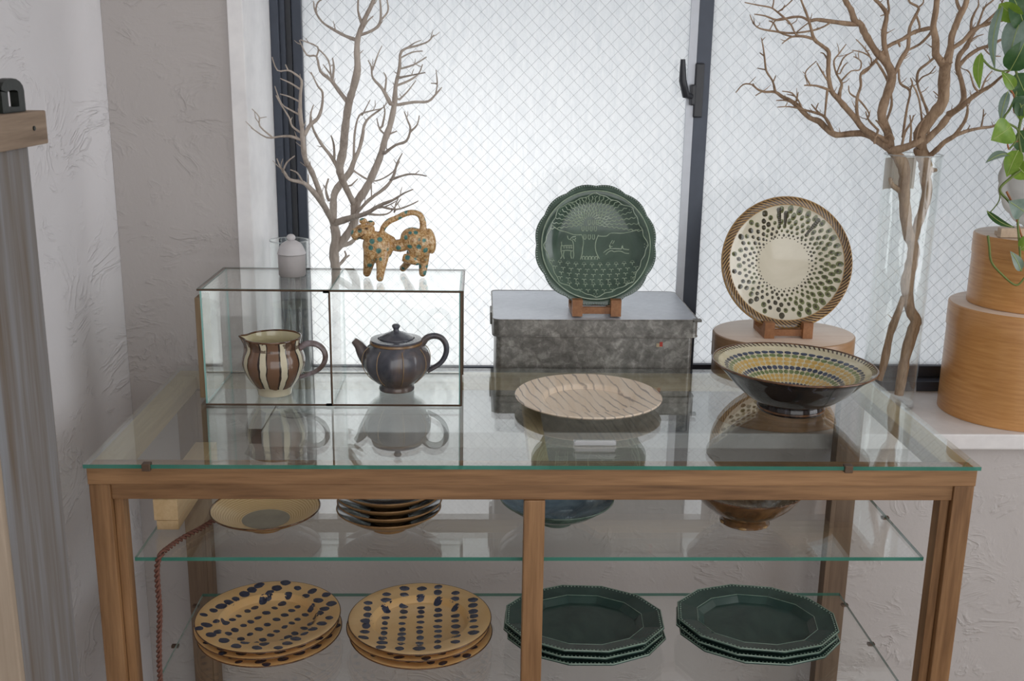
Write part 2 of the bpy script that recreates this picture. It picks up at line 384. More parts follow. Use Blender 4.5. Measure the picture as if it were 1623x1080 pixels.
# ------------------------------------------------------------------ jug
def jug_mat():
    n = N('striped_slip_glaze'); tc = n.node('ShaderNodeTexCoord'); gr = n.node('ShaderNodeTexGradient', gradient_type='RADIAL')
    ns = n.node('ShaderNodeTexNoise'); n.t.links.new(tc.outputs['Object'], ns.inputs['Vector']); ns.inputs['Scale'].default_value = 40
    mp = n.node('ShaderNodeMapping'); n.t.links.new(tc.outputs['Object'], mp.inputs[0]); mp.inputs['Rotation'].default_value = (0, 0, .42)
    n.t.links.new(mp.outputs[0], gr.inputs[0])
    u = n.math('FRACT', n.math('ADD', n.math('MULTIPLY', gr.outputs['Fac'], 9), n.math('MULTIPLY', ns.outputs[0], .22)))
    cream, brown, dark = S(222, 214, 188), S(122, 92, 72), S(52, 42, 38)
    c = n.ramp(u, [(0, brown), (.46, dark), (.55, cream), (.86, dark), (.92, brown)], 'CONSTANT')
    sp = n.node('ShaderNodeSeparateXYZ'); n.t.links.new(tc.outputs['Object'], sp.inputs[0])
    low = n.ramp(n.math('ADD', sp.outputs[2], n.math('MULTIPLY', ns.outputs[0], .02)), [(0, 1), (.026, 1), (.027, 0)], 'CONSTANT')
    c = n.mix(low, c, cream)
    band = n.math('MULTIPLY', n.math('GREATER_THAN', sp.outputs[2], .0835), n.math('GREATER_THAN', n.math('ADD', n.noise(n.coord((1, 1, 1)), 55, 3), n.math('MULTIPLY', sp.outputs[2], .9)), .545))
    c = n.mix(n.math('MULTIPLY', band, .8), c, S(84, 62, 48))
    n.p(Base_Color=c, Roughness=.12, Coat_Weight=.3, Coat_Roughness=.04); return n.m
M['jug'] = jug_mat(); M['jug_in'] = glaze('cream_glaze', S(214, 206, 172), S(228, 220, 190)); M['brownrim'] = glaze('brown_rim_glaze', S(70, 46, 30), S(120, 80, 48), 40)
M['jug_handle'] = glaze('jug_handle_glaze', S(104, 84, 78), S(160, 150, 156), 25)
jp = A(436, 623, Z=.004); jz = H+.0036
jug = thing('striped_jug', (jp.x, jp.y, jz), 'cream jug with brown vertical stripes inside left bay of glass case', 'jug')
JO = [(0, 0), (.026, 0), (.029, .004), (.031, .012), (.040, .024), (.049, .040), (.0535, .056), (.052, .070), (.0475, .080), (.046, .086), (.047, .094), (.0485, .101)]
JI = [(.0470, .1005), (.0445, .088), (.046, .080), (.050, .068), (.0505, .056), (.046, .040), (.034, .022), (0, .014)]
def spout(x, y, z):
    a = math.atan2(y, x); d = abs(((a-PI*1.02)+PI) % (2*PI)-PI); k = math.exp(-(d/.19)**2)*max(0, (z-.072)/.029)
    r_ = math.hypot(x, y); q = 1+.18*k*min(1, r_/.04)
    return (x*q, y*q, z+.002*k)
MB().lathe([(a, b) for a, b in spline(JO, 3)], 72, (jp.x, jp.y, jz), fn=spout).build('body', M['jug'], jug, smooth=60)
MB().lathe([(a, b) for a, b in spline(JI, 3)], 72, (jp.x, jp.y, jz), fn=spout).build('inside', M['jug_in'], jug, smooth=60)
MB().tube([Vector(spout(.0478*math.cos(a), .0478*math.sin(a), .101))+Vector((jp.x, jp.y, jz)) for a in np.linspace(0, 2*PI, 73)], .0017, 6, cap=False).build('rim', M['brownrim'], jug, smooth=60)
MB().tube([(jp.x+a, jp.y, jz+b) for a, b in spline([(.046, .082), (.057, .089), (.072, .089), (.084, .081), (.089, .067), (.084, .051), (.070, .039), (.044, .029)], 5)], [lerp(.0048, .0034, k/35) for k in range(36)], 8, flat=1.3).build('handle', M['jug_handle'], jug, smooth=60)

# ------------------------------------------------------------------ teapot
def tp_mat():
    n = N('dark_teapot_glaze'); f = n.noise(n.coord((1, 1, .5)), 30, 5, .6, 1); g = n.noise(n.coord(), 14, 3)
    c = n.mix(n.ramp(g, [(.45, 0), (.7, .7)]), n.ramp(f, [(.3, S(62, 66, 78)), (.60, S(98, 98, 106)), (.8, S(140, 116, 92))]), S(122, 96, 74))
    n.p(Base_Color=c, Roughness=.22, Coat_Weight=.35, Coat_Roughness=.08); return n.m
M['teapot'] = tp_mat(); M['teapot_rib'] = glaze('pale_ochre_ridge', S(150, 122, 88), S(178, 150, 112), 40, .3); M['teapot_edge'] = glaze('ochre_glaze_edge', S(128, 98, 66), S(160, 126, 88), 40, .3)
tpp = A(629, 617, Z=.004); tz = H+.0036
tea = thing('teapot', (tpp.x, tpp.y, tz), 'dark blue-brown faceted teapot with lid inside right bay of glass case', 'teapot')
TO = [(0, 0), (.0275, 0), (.031, .004), (.030, .010), (.038, .017), (.050, .028), (.0590, .044), (.0605, .058), (.057, .071), (.049, .080), (.0440, .0855), (.0445, .090), (.0445, .0925), (.032, .0935), (.031, .0905), (0, .0905)]
def facet(x, y, z):
    a = math.atan2(y, x); k = 8; w = abs(((a*k/(2*PI)+.15) % 1)-.5)*2
    e = max(0, min(1, (z-.016)/.02))*max(0, min(1, (.080-z)/.014)); q = 1-.055*e*(1-(w*w))*1.0
    return (x*q, y*q, z)
MB().lathe(spline(TO[:13], 3)+TO[13:], 96, (tpp.x, tpp.y, tz), fn=facet).build('body', M['teapot'], tea, smooth=40)
for k in range(8):
    a0 = 2*PI*(k+.35)/8
    pts = [(r_*1.004*math.cos(a0), r_*1.004*math.sin(a0), z_) for r_, z_ in spline(TO[4:10], 3)]
    MB().tube([Vector(p)+Vector((tpp.x, tpp.y, tz)) for p in pts], .0007, 5).build('rib', M['teapot_rib'], tea, smooth=60)
MB().lathe([(.0443, .0835), (.0462, .0855), (.0458, .0885), (.0443, .089)], 64, (tpp.x, tpp.y, tz)).build('collar', M['teapot_edge'], tea, smooth=50)
lid = MB().lathe(spline([(.0300, .0915), (.0305, .095), (.027, .0975), (.018, .102), (.010, .105), (.0045, .107)], 3)+[(0, .1073)], 48, (tpp.x, tpp.y, tz)).build('lid', M['teapot'], tea, smooth=50)
MB().lathe(spline([(.0060, .1060), (.0046, .1095), (.0068, .1135), (.0070, .1165), (.004, .1190)], 3)+[(0, .1193)], 24, (tpp.x, tpp.y, tz)).build('knob', M['teapot'], lid, smooth=60)
MB().tube([(tpp.x+a, tpp.y, tz+b) for a, b in spline([(-.036, .046), (-.048, .056), (-.058, .068), (-.065, .080), (-.074, .0890)], 4)], [lerp(.024, .0055, (k/16)**.62) for k in range(17)], 14).build('spout', M['teapot'], tea, smooth=60)
MB().tube([(tpp.x+a, tpp.y, tz+b) for a, b in spline([(.044, .082), (.053, .094), (.066, .098), (.079, .094), (.087, .081), (.086, .064), (.076, .048), (.054, .034)], 5)], [lerp(.0055, .0036, k/35) for k in range(36)], 8, flat=1.3).build('handle', M['teapot'], tea, smooth=60)

# ------------------------------------------------------------------ lidded jar on the case
M['jar'] = plain('matt_white_ceramic', S(206, 204, 206), .45, var=.05); M['jar_grey'] = plain('grey_bisque', S(176, 172, 172), .6, var=.06)
q = A(463.5, 437, Z=.201); jar = thing('lidded_jar', (q.x, q.y, CZ), 'little white lidded ceramic jar standing on top of glass case', 'jar')
JZ = CZ+.0004
MB().lathe([(0, 0), (.0215, 0), (.0232, .002), (.0235, .036), (.0225, .0375), (0, .0375)], 40, (q.x, q.y, JZ)).build('body', M['jar_grey'], jar, smooth=40)
jl = MB().lathe(spline([(.0238, .0378), (.0248, .039), (.0235, .042), (.0205, .050), (.0165, .056), (.009, .0605), (.0045, .062)], 3)+[(0, .0622)], 40, (q.x, q.y, JZ)).build('lid', M['jar'], jar, smooth=60)
MB().ball((q.x, q.y, JZ+.0665), (.0078, .0078, .0062)).build('knob', M['jar'], jl, smooth=80)

# ------------------------------------------------------------------ spotted animal figurine
def cat_mat():
    n = N('ochre_glaze_with_teal_spots'); v = n.coord(); vo = n.node('ShaderNodeTexVoronoi'); n.set(vo.inputs['Vector'], v); vo.inputs['Scale'].default_value = 62; vo.inputs['Randomness'].default_value = .55
    base = n.ramp(n.noise(v, 230, 5, .6, 1), [(.32, S(120, 84, 52)), (.48, S(192, 150, 96)), (.66, S(226, 202, 160))])
    d = n.math('ADD', vo.outputs['Distance'], n.math('MULTIPLY', n.noise(v, 180, 2), .14))
    n.p(Base_Color=n.mix(n.ramp(d, [(.31, 1), (.40, 0)]), base, n.ramp(n.noise(v, 120, 3), [(.35, S(58, 112, 110)), (.65, S(96, 150, 140))])), Roughness=.25, Coat_Weight=.25); return n.m
M['cat'] = cat_mat()
cb = A(634, 441, Z=.201); YB = .374
cat = MB(); ZP = lambda zx, zy, dy=0: A(540+zx/7.717, 320+zy/7.717, Y=YB+dy)
FT = lambda zx, zy: A(540+zx/7.717, 320+zy/7.717, Z=.201).y-YB          # where a foot meets the case top
u_ = (ZP(1000, 500)-ZP(0, 500)).length/1000
def el(zx, zy, rx, rz, ry, dy=0, tilt=0): cat.ball(ZP(zx, zy, dy), (rx*u_, ry*u_, rz*u_), 20, 14, rot=Matrix.Rotation(math.radians(tilt), 3, 'Y'))
def tb(pts, n=4): 
    s_ = spline(pts, n); cat.tube([ZP(p[0], p[1], p[3]) for p in s_], [p[2]*u_ for p in s_], 12); cat.ball(ZP(s_[-1][0], s_[-1][1], s_[-1][3]), s_[-1][2]*u_*.98)
el(450, 545, 185, 175, 130); el(440, 640, 150, 120, 115); el(950, 590, 130, 130, 120); el(550, 560, 95, 150, 115); el(400, 470, 110, 110, 105)
el(285, 375, 125, 100, 105, -.006); el(185, 405, 62, 78, 70, -.010); el(340, 345, 80, 70, 85, -.006)
el(275, 245, 52, 40, 26, -.012); el(365, 275, 55, 40, 26, .006)
el(720, 545, 130, 78, 80); el(890, 470, 165, 150, 125, 0, 20); el(1000, 520, 110, 180, 120); el(1095, 490, 72, 160, 85, 0, -8)
tb([(370, 600, 95, -.010), (345, 760, 70, -.006), (320, 880, 50, FT(320, 922))]); tb([(510, 640, 95, -.008), (494, 820, 60, -.024), (480, 942, 46, FT(480, 982))])
tb([(1005, 620, 95, .008), (1012, 760, 64, .008), (1002, 882, 47, FT(1002, 924))]); tb([(880, 640, 80, .02), (815, 760, 50, .034), (762, 822, 46, FT(762, 864))])
tb([(765, 690, 52, -.010), (850, 715, 58, -.012), (930, 745, 45, -.008)])
tb([(1005, 380, 44, 0), (1005, 260, 42, 0), (965, 170, 38, 0), (880, 140, 36, 0), (780, 160, 36, 0), (680, 210, 36, 0), (590, 250, 38, 0), (525, 320, 36, 0), (510, 385, 34, 0), (570, 430, 34, 0), (630, 470, 40, 0)], 5)
tag(co := cat.build('cat_figurine', M['cat']), 'ochre ceramic leopard figurine with teal spots and arched tail on glass case', 'figurine')
zmin = min(p[2] for p in cat.v)
for v_ in co.data.vertices: v_.co.z += CZ+.0005-zmin
dzc = CZ+.0005-zmin
for ex, ey, ed_ in ((232, 348, -.0205), (318, 338, -.0195)):
    p = ZP(ex, ey, ed_); MB().ball((p.x, p.y, p.z+dzc), (.0026, .0018, .0020), 12, 8).build('eye', M['brownrim'], co, smooth=80)
p_ = [ZP(a, b, c) for a, b, c in ((172, 452, -.0175), (215, 455, -.0180), (262, 432, -.0195), (300, 405, -.0200))]
MB().tube([(p.x, p.y, p.z+dzc) for p in p_], [.0006, .0009, .0009, .0005], 6).build('mouth', M['brownrim'], co, smooth=80)
rm = co.modifiers.new('r', 'REMESH'); rm.mode = 'VOXEL'; rm.voxel_size = .0011; rm.use_smooth_shade = True
sm = co.modifiers.new('s', 'SMOOTH'); sm.factor = .5; sm.iterations = 5

# ------------------------------------------------------------------ dry branches
M['twig'] = wood('pale_dry_bark', S(164, 152, 142), S(204, 194, 184), 'Z', .8, 40, S(130, 120, 112), .5, .2)
M['twig2'] = wood('brown_dry_bark', S(134, 110, 88), S(186, 160, 134), 'Z', .8, 40, S(104, 84, 66), .5, .2)
def branch_thing(name, base, label, limbs, Y0, mat, seed, spread, ymax, extra_twigs):
    rnd = random.Random(seed); root = thing(name, base, label, 'branch'); placed = []      # placed: (px, py, Y)
    for li, (tr, pts, *opt) in enumerate(limbs):
        x0, y0, s = tr
        pts = [(x0+p[0]/s, y0+p[1]/s, (p[2] if len(p) > 2 else 3)/s) for p in pts]
        pts = spline(pts, 3)
        if placed:
            d, ax, ay, Ys = min((math.hypot(pts[0][0]-a, pts[0][1]-b), a, b, c) for a, b, c in placed)
            if 'trunk' in opt: Ys = Y0
            elif d > 1: pts = [(ax, ay, pts[0][2])]+pts
        else: Ys = Y0
        sl_ = 0 if 'flat' in opt else rnd.uniform(-1, 1)*spread
        if min(p[0] for p in pts) < 470: sl_ = -1.15                     # the limbs on the window-jamb side lean into the room
        L = 0; P = []; R = []; wob = rnd.uniform(0, 6)
        for i, p in enumerate(pts):
            if i: L += math.hypot(p[0]-pts[i-1][0], p[1]-pts[i-1][1])
            Y = Ys+sl_*L*.0011+(0 if 'flat' in opt else .004*math.sin(L*.06+wob)-.004*math.sin(wob)); Y = max(.47, min(ymax, Y))
            P.append(A(p[0], p[1], Y=Y)); R.append(max(.0007, p[2]*(Y-CAM.y)/F_PX*rnd.uniform(.9, 1.12))); placed.append((p[0], p[1], Y))
        b = MB(); big = max(R) > .004
        b.tube(P, R, 9 if big else 6)
        # side spurs that grow from this limb
        nsp = int(L/26*extra_twigs) if li else 0
        for _ in range(nsp):
            i = rnd.randrange(2, len(P)-1) if len(P) > 4 else 1
            t = (P[i]-P[i-1]).normalized(); sd = Vector((rnd.uniform(-1, 1), rnd.uniform(-.8, .8), rnd.uniform(-.3, 1))).normalized()
            d_ = (t*.6+sd).normalized(); ln = rnd.uniform(.008, .024); q0 = P[i]; q1 = q0+d_*ln*.5; q2 = q1+(d_+Vector((rnd.uniform(-.5, .5), 0, .4))).normalized()*ln*.5
            if max(q1.y, q2.y) < ymax+.006: b.tube([q0, q1, q2], [max(.0009, R[i]*.5), .0009, .0005], 5)
        b.build('trunk' if 'trunk' in opt else 'limb' if big else 'twig', mat, root, smooth=70)
    return root
a_ = (380, 0, 2.3475); T = lambda *p, o=(): (a_, list(p), *o)
LB = [T((362,1420,16),(360,1250,17),(358,1100,17),(356,1000,17),(350,940,18),(358,880,17),(350,840,16), o=('trunk','flat')),
 T((350,835,13),(330,795,11),(300,745,11),(265,705,9),(235,680,7),(185,668,6),(165,640,5),(150,620,3),(138,590,2)),
 T((160,640,4),(175,605,3),(205,580,2)), T((235,680,4),(215,645,3),(188,632,2)), T((255,695,4),(255,650,2)),
 T((312,765,10),(290,695,10),(268,640,10),(243,590,9),(236,530,10),(232,480,8),(225,420,7),(226,350,6),(230,300,4),(205,275,4),(180,262,3),(140,262,2.5),(120,212,2)),
 T((225,520,6),(190,508,5),(150,508,4),(100,512,3),(42,475,2)), T((120,510,3),(75,470,2.5),(72,435,2),(45,405,1.5)), T((72,440,2),(100,435,1.5)),
 T((228,495,4),(195,470,4),(185,440,3.5),(160,400,3),(135,355,2.5)), T((228,430,4),(190,410,3.5),(155,385,3),(130,320,2)), T((224,380,4),(185,360,3),(150,350,2)), T((220,330,4),(190,310,3),(150,292,2)), T((180,262,3),(170,240,2)),
 T((243,500,8),(262,465,7),(290,440,6),(305,400,5),(308,345,4),(290,320,3),(265,268,2)), T((262,465,4),(265,420,3),(275,390,2)),
 T((350,840,13),(348,760,13),(355,715,13),(385,672,13),(410,640,11),(425,600,9),(445,555,7),(458,500,6),(462,470,5),(480,440,4),(520,410,3),(540,395,2)),
 T((365,925,14),(395,880,15),(425,830,15),(430,765,17),(465,710,14),(490,660,13),(520,590,12),(540,520,12),(558,470,11),(575,390,10),(580,320,8),(595,250,6),(602,190,5),(660,170,3.5),(700,155,3),(722,130,2)),
 T((425,760,12),(400,710,11),(380,665,12),(372,625,15),(385,560,15),(390,500,14),(400,420,14),(410,370,13),(425,320,13),(438,260,13),(436,200,11),(438,150,10),(450,110,9),(470,60,8),(490,20,7),(510,-30,6),(525,-80,4),(520,-130,2)),
 T((385,660,10),(345,590,7),(310,545,6),(285,505,5),(270,470,4),(265,430,3)), T((352,590,5),(350,540,4),(340,505,2.5)),
 T((425,610,6),(425,540,5),(430,480,4),(445,430,3.5),(480,415,3),(525,405,2)), T((455,430,3),(485,372,2)),
 T((330,745,6),(320,705,4),(330,665,3)), T((318,700,3),(310,688,2)),
 T((590,390,6),(650,380,5),(700,378,5),(730,350,4),(752,325,2)), T((730,345,3),(735,310,2.5),(730,260,1.5)), T((712,310,2),(732,312,2)), T((580,320,5),(630,300,4),(665,275,3),(680,240,2)), T((590,290,5),(640,280,3),(690,270,2)),
 T((602,255,4),(650,240,3),(695,212,2)), T((600,215,3.5),(640,195,2.5),(680,190,2)), T((605,190,3),(650,160,2),(675,150,1.5)), T((595,370,4),(625,340,3),(655,300,2)),
 T((560,385,8),(530,330,6),(495,290,4),(490,250,3),(478,225,2)), T((495,260,3),(515,200,2.5),(530,170,1.5)), T((540,340,4),(545,290,3),(535,270,2)),
 T((540,570,7),(580,540,5),(620,525,5),(635,480,4),(625,450,3),(612,415,2)), T((635,490,4),(660,465,3),(668,430,2)), T((540,500,4),(520,480,3),(510,440,2)), T((530,470,4),(540,420,3),(535,390,2)), T((555,500,4),(585,488,2)),
 T((430,800,6),(480,745,6),(540,700,6),(570,660,5),(585,610,4),(605,570,2)), T((560,670,5),(620,650,3.5),(665,650,3),(695,656,2)), T((650,650,2),(668,635,1.5)),
 T((355,830,14),(410,812,11),(470,795,9),(520,765,7),(570,745,5),(610,720,3),(645,705,2)), T((520,768,5),(580,780,4),(630,765,3),(665,748,2)), T((470,795,5),(520,800,4),(560,790,3),(600,740,2)), T((575,790,3),(580,760,2.5),(590,740,2)), T((500,775,4),(540,770,3),(580,750,2)),
 T((430,640,4),(480,670,3.5),(520,670,3),(570,640,3),(595,600,2)), T((490,690,3),(490,740,2)), T((415,690,4),(440,665,2)),
 T((375,915,9),(410,905,8),(440,880,5)), T((372,985,6),(395,955,5),(390,935,3)), T((395,960,4),(408,950,3)),
 T((438,150,8),(395,135,6),(340,105,5),(305,80,4),(280,40,3),(275,5,2)), T((282,40,3),(290,10,3),(310,-5,2)), T((450,130,6),(490,115,5),(520,90,5),(525,40,4),(520,-20,3)), T((520,80,4),(550,45,3.5),(550,10,3),(540,-25,2)), T((455,90,6),(440,40,4),(442,-20,3)), T((450,120,5),(475,80,3),(497,60,2)),
 T((405,385,9),(370,340,7),(340,300,6),(300,265,5),(285,210,4),(250,205,3),(222,150,2)), T((285,210,3.5),(290,175,3),(225,148,2)), T((345,300,5),(350,250,4),(345,215,2)), T((290,180,3),(330,225,3),(340,290,3)), T((340,280,4),(310,240,2))]
tb0 = A(534, 605, Y=.64)
branch_thing('dry_branch', (tb0.x, .64, ZS), 'bare pale dry branch standing behind glass case and cat figurine', LB, .64, M['twig'], 3, .9, .785, .6)
b5 = (1100, 280, 2.5717); b6 = (1100, 0, 2.5717); b7 = (1160, 0, 5.4); b8 = (1400, 0, 5.399)
T5 = lambda *p, o=(): (b5, list(p), *o); T6 = lambda *p, o=(): (b6, list(p), *o)
RB = [T5((835,890,18),(850,800,21),(865,720,22),(895,620,23),(905,585,24),(880,540,23),(868,440,25),(885,360,25),(895,290,25),(870,220,23),(860,130,22),(855,40,22),(858,-20,22),(840,-70,23),(800,-110,18), o=('trunk','flat')),
 T5((895,260,18),(910,200,19),(935,130,19),(950,60,21),(942,0,23),(945,-30,25),(935,-80,28),(915,-120,26), o=('trunk','flat')),
 T5((755,830,14),(775,760,16),(800,640,16),(830,560,15),(855,490,12), o=('trunk','flat')),
 T6((945,690,14),(975,694,10),(990,693,6), o=('flat',)), T6((838,775,13),(808,755,10),(797,725,7), o=('flat',)),
 T6((800,615,16),(850,605,15),(900,585,15),(930,565,14)),
 T6((820,620,16),(740,565,17),(700,545,14),(640,545,12),(580,550,12),(540,525,12),(510,495,12),(470,480,10),(430,440,10),(400,415,9),(360,395,8),(330,375,6),(290,375,5),(260,365,4),(235,345,3.5),(200,345,3),(170,378,2)),
 T6((330,370,5),(320,330,4),(295,290,4),(288,240,3.5),(283,200,3),(275,155,2)), T6((295,285,3),(258,278,2)), T6((288,230,3),(268,215,2)), T6((325,330,3),(333,308,2)), T6((275,375,3),(250,390,2)), T6((248,355,3),(240,340,2)),
 T6((570,548,7),(535,480,6),(495,460,5),(440,445,4.5),(410,425,4),(375,410,3),(335,410,2)), T6((440,445,4),(390,435,3),(340,437,2)), T6((410,430,4),(420,400,3.5),(425,375,2)), T6((425,412,3),(400,380,3),(360,372,2)), T6((510,462,4),(490,440,3),(478,425,2)), T6((495,450,3),(507,420,2)), T6((440,440,3),(415,395,3),(380,385,2)),
 T6((740,560,16),(690,525,13),(655,480,13),(620,440,12),(585,400,11),(560,370,10),(548,310,9),(548,250,8),(548,210,8),(520,185,7),(490,160,7),(475,110,6),(460,60,5),(440,10,4),(432,-20,4),(430,-70,2)),
 T6((490,160,6),(445,148,5),(400,150,4.5),(375,165,3),(358,178,2)), T6((445,148,5),(415,140,4),(395,100,4),(365,70,4),(335,45,3.5),(310,30,3),(255,20,2.5),(207,10,2)), T6((400,150,4),(345,130,3.5),(325,95,3),(305,85,2)), T6((365,75,4),(330,85,3),(310,120,2)), T6((320,30,3),(325,0,2.5),(318,-30,2)), T6((340,50,3),(380,20,2.5),(410,-10,2)), T6((360,40,3),(370,20,2)),
 T6((800,605,18),(790,540,18),(765,480,18),(775,420,18),(800,350,18),(805,300,17),(780,250,16),(745,215,14),(715,170,14),(690,125,14),(680,100,13),(655,85,12),(640,40,11),(615,0,10),(605,-40,9),(610,-90,6)),
 T6((680,100,9),(630,97,9),(560,88,8),(500,80,7),(470,85,6),(440,70,5),(400,70,5),(340,82,4),(290,65,3),(245,58,2)), T6((560,88,5),(530,108,4),(480,125,4),(400,135,4),(330,128,4),(265,115,3),(240,90,2.5),(228,60,2)), T6((480,85,4),(450,105,3),(420,130,3)),
 T6((590,405,8),(595,370,7),(602,340,5),(580,300,4),(570,250,3.5),(590,220,3),(620,180,2)), T6((560,370,5),(500,350,4.5),(450,348,3)), T6((475,350,3.5),(455,310,3),(460,285,2.5),(498,250,2)), T6((545,330,4),(520,290,3),(500,255,2)), T6((542,380,5),(537,430,4.5),(533,475,4)), T6((548,250,4),(530,220,3),(515,215,2)), T6((548,230,4),(552,205,2)),
 T6((600,330,4),(640,290,3),(675,285,3),(680,250,3),(650,230,2)), T6((595,300,3),(610,270,3),(625,255,2)), T6((585,290,3),(610,235,3),(650,210,2)),
 T6((690,530,8),(665,470,7),(665,400,6),(680,350,5.5),(680,300,5),(720,270,5),(750,235,6),(790,190,7),(850,160,8),(900,130,8),(960,115,8)), T6((665,400,4),(635,380,3),(630,350,2.5)), T6((680,305,4),(715,280,3.5),(722,240,3),(690,215,3),(645,205,2)), T6((715,225,3),(690,190,2.5),(660,160,2)), T6((700,210,2.5),(715,205,2)), T6((675,410,4),(700,440,3.5),(715,470,3),(700,490,2)),
 T6((750,260,5),(780,310,5),(800,370,5),(805,430,5),(785,490,5)),
 T6((805,300,12),(790,250,11),(775,180,11),(775,120,10),(785,60,9),(760,20,7),(735,-5,6),(720,-40,4)), T6((785,70,5),(795,40,4),(790,0,4),(800,-40,3)), T6((775,60,3),(760,65,2)),
 T6((820,295,9),(845,240,9),(870,200,8),(875,160,7),(880,110,6),(905,60,6),(915,30,5),(880,10,4),(870,-20,3)), T6((915,30,4),(935,10,3),(930,-20,2)), T6((905,60,4),(920,110,4),(900,140,3)), T6((870,205,5),(920,180,5),(960,140,6),(972,118,6)),
 T6((835,285,5),(840,340,5),(880,370,5),(870,430,5),(860,490,5),(850,560,5)), T6((880,370,4),(890,340,3),(882,318,2)), T6((840,190,4),(838,175,3)),
 T6((925,600,25),(920,545,25),(950,500,25),(990,450,24),(1015,410,22),(1018,340,22),(1022,280,23),(1030,250,22)),
 T6((1015,260,18),(990,230,15),(985,215,14),(985,160,14),(975,110,13),(985,50,12),(990,0,12),(995,-40,11),(985,-90,7)),
 T6((1030,260,18),(1045,200,14),(1050,150,13),(1065,110,13),(1085,60,13),(1105,25,11),(1115,-20,10),(1120,-70,7)), T6((1090,50,8),(1075,20,6),(1068,-10,6)),
 T6((1055,195,9),(1100,165,9),(1140,120,8),(1190,100,7),(1230,90,5),(1260,85,3)),
 T6((930,585,14),(975,545,15),(1010,510,14),(1040,470,14),(1080,440,12),(1100,400,11),(1090,330,10),(1075,280,10),(1080,230,10),(1110,190,10),(1130,150,8),(1150,120,7),(1190,90,6),(1240,40,4),(1260,0,3)),
 T6((1040,465,13),(1090,435,11),(1130,400,10),(1165,375,9),(1210,350,7),(1250,315,5),(1285,290,3)), T6((1160,375,5),(1140,350,4),(1125,300,3),(1110,285,2.5)), T6((1170,370,4),(1190,320,3),(1215,290,2.5)),
 T6((1075,275,8),(1110,235,8),(1160,200,7),(1210,185,6),(1245,165,5),(1290,150,4)), T6((1130,145,5),(1130,90,5),(1145,50,4),(1160,20,3),(1155,-20,2)), T6((1150,120,5),(1165,80,4),(1185,30,4),(1220,0,3),(1235,-30,2)), T6((1180,195,3),(1210,225,3),(1250,230,2)), T6((1120,170,4),(1150,150,3),(1180,140,2)),
 T6((950,645,12),(990,610,11),(1020,580,10),(1060,555,9),(1080,530,8),(1105,490,7),(1115,450,5),(1112,420,3)), T6((1060,555,8),(1110,535,7),(1170,522,6),(1220,515,5),(1250,490,3)), T6((1170,522,4),(1178,480,3),(1180,445,2)), T6((1115,530,3),(1125,510,2)), T6((1176,480,2.5),(1190,462,2)),
 T6((955,545,6),(955,470,6),(930,400,5),(910,340,5),(915,290,5),(950,260,5),(985,230,5)), T6((910,340,4),(930,315,3.5),(960,300,3),(985,270,2.5)), T6((930,500,4),(920,420,4),(905,370,4),(890,345,3)), T6((1015,415,4),(995,390,3),(975,372,2)), T6((955,470,4),(985,430,3),(1000,390,2)),
 T6((800,570,9),(760,510,5),(740,490,3)), T6((790,580,9),(745,550,6),(735,585,4)), T6((750,530,5),(712,490,4),(700,455,2.5)), T6((845,605,5),(860,540,5),(885,500,4),(895,470,2.5)), T6((880,590,5),(885,530,4),(880,470,2.5)), T6((770,565,6),(800,545,5),(815,570,4)), T6((900,590,5),(915,520,4),(940,480,3))]
rvb = A(1405, 642, Z=-.132)
branch_thing('dry_branch', (rvb.x, rvb.y, ZS), 'bare brown many-twigged dry branch standing in tall clear glass vase', RB, rvb.y, M['twig2'], 5, .8, .78, .8)

# ------------------------------------------------------------------ glass vases on the sill
def vase(c, r0, r1, h, label):
    v_ = thing('glass_vase', (c[0], c[1], ZS), label, 'vase')
    t = .0025
    MB().lathe([(r0*.6, .0005), (r0-.004, .0005), (r0, .004), (lerp(r0, r1, .5), h*.5), (r1, h), (r1-t, h), (lerp(r0, r1, .5)-t, h*.5), (r0-t, .012), (r0*.6, .010)], 56, (c[0], c[1], ZS)).build('cylinder', M['glass'], v_, smooth=50)
    MB().lathe([(0, .0005), (r0*.6, .0005)], 56, (c[0], c[1], ZS)).build('base', M['glass'], v_, smooth=50)
    MB().tube([(c[0]+(r1-t/2)*math.cos(a), c[1]+(r1-t/2)*math.sin(a), ZS+h) for a in np.linspace(0, 2*PI, 49)], t*.55, 6, cap=False).build('rim', M['edge_rim'], v_, smooth=60)
    return v_
M['edge_rim'] = N('polished_glass_rim').p(Base_Color=(.9, .94, .95, 1), Roughness=.08, Transmission_Weight=.7, IOR=1.3).m
vase((rvb.x, rvb.y), .0555, .0575, .53, 'tall clear glass vase holding the brown dry branch on sill')
lbm = MB(); aa = np.linspace(1.05, 2.75, 12); lr = .0530
lbm.add([(rvb.x+lr*math.cos(a), rvb.y+lr*math.sin(a), z) for z in (H+.318+.006, H+.388) for a in aa], [(k, k+1, 13+k, 12+k) for k in range(11)])
lbm.build('paper_wrap', plain('cream_paper_wrap', S(214, 206, 194), .7, var=.05), [o for o in col.objects if o.name == 'glass_vase'][0])
vl = A(458, 381, Y=.62); vase((vl.x, .62), .036, .038, vl.z-ZS, 'narrow clear glass cylinder vase behind the lidded jar')

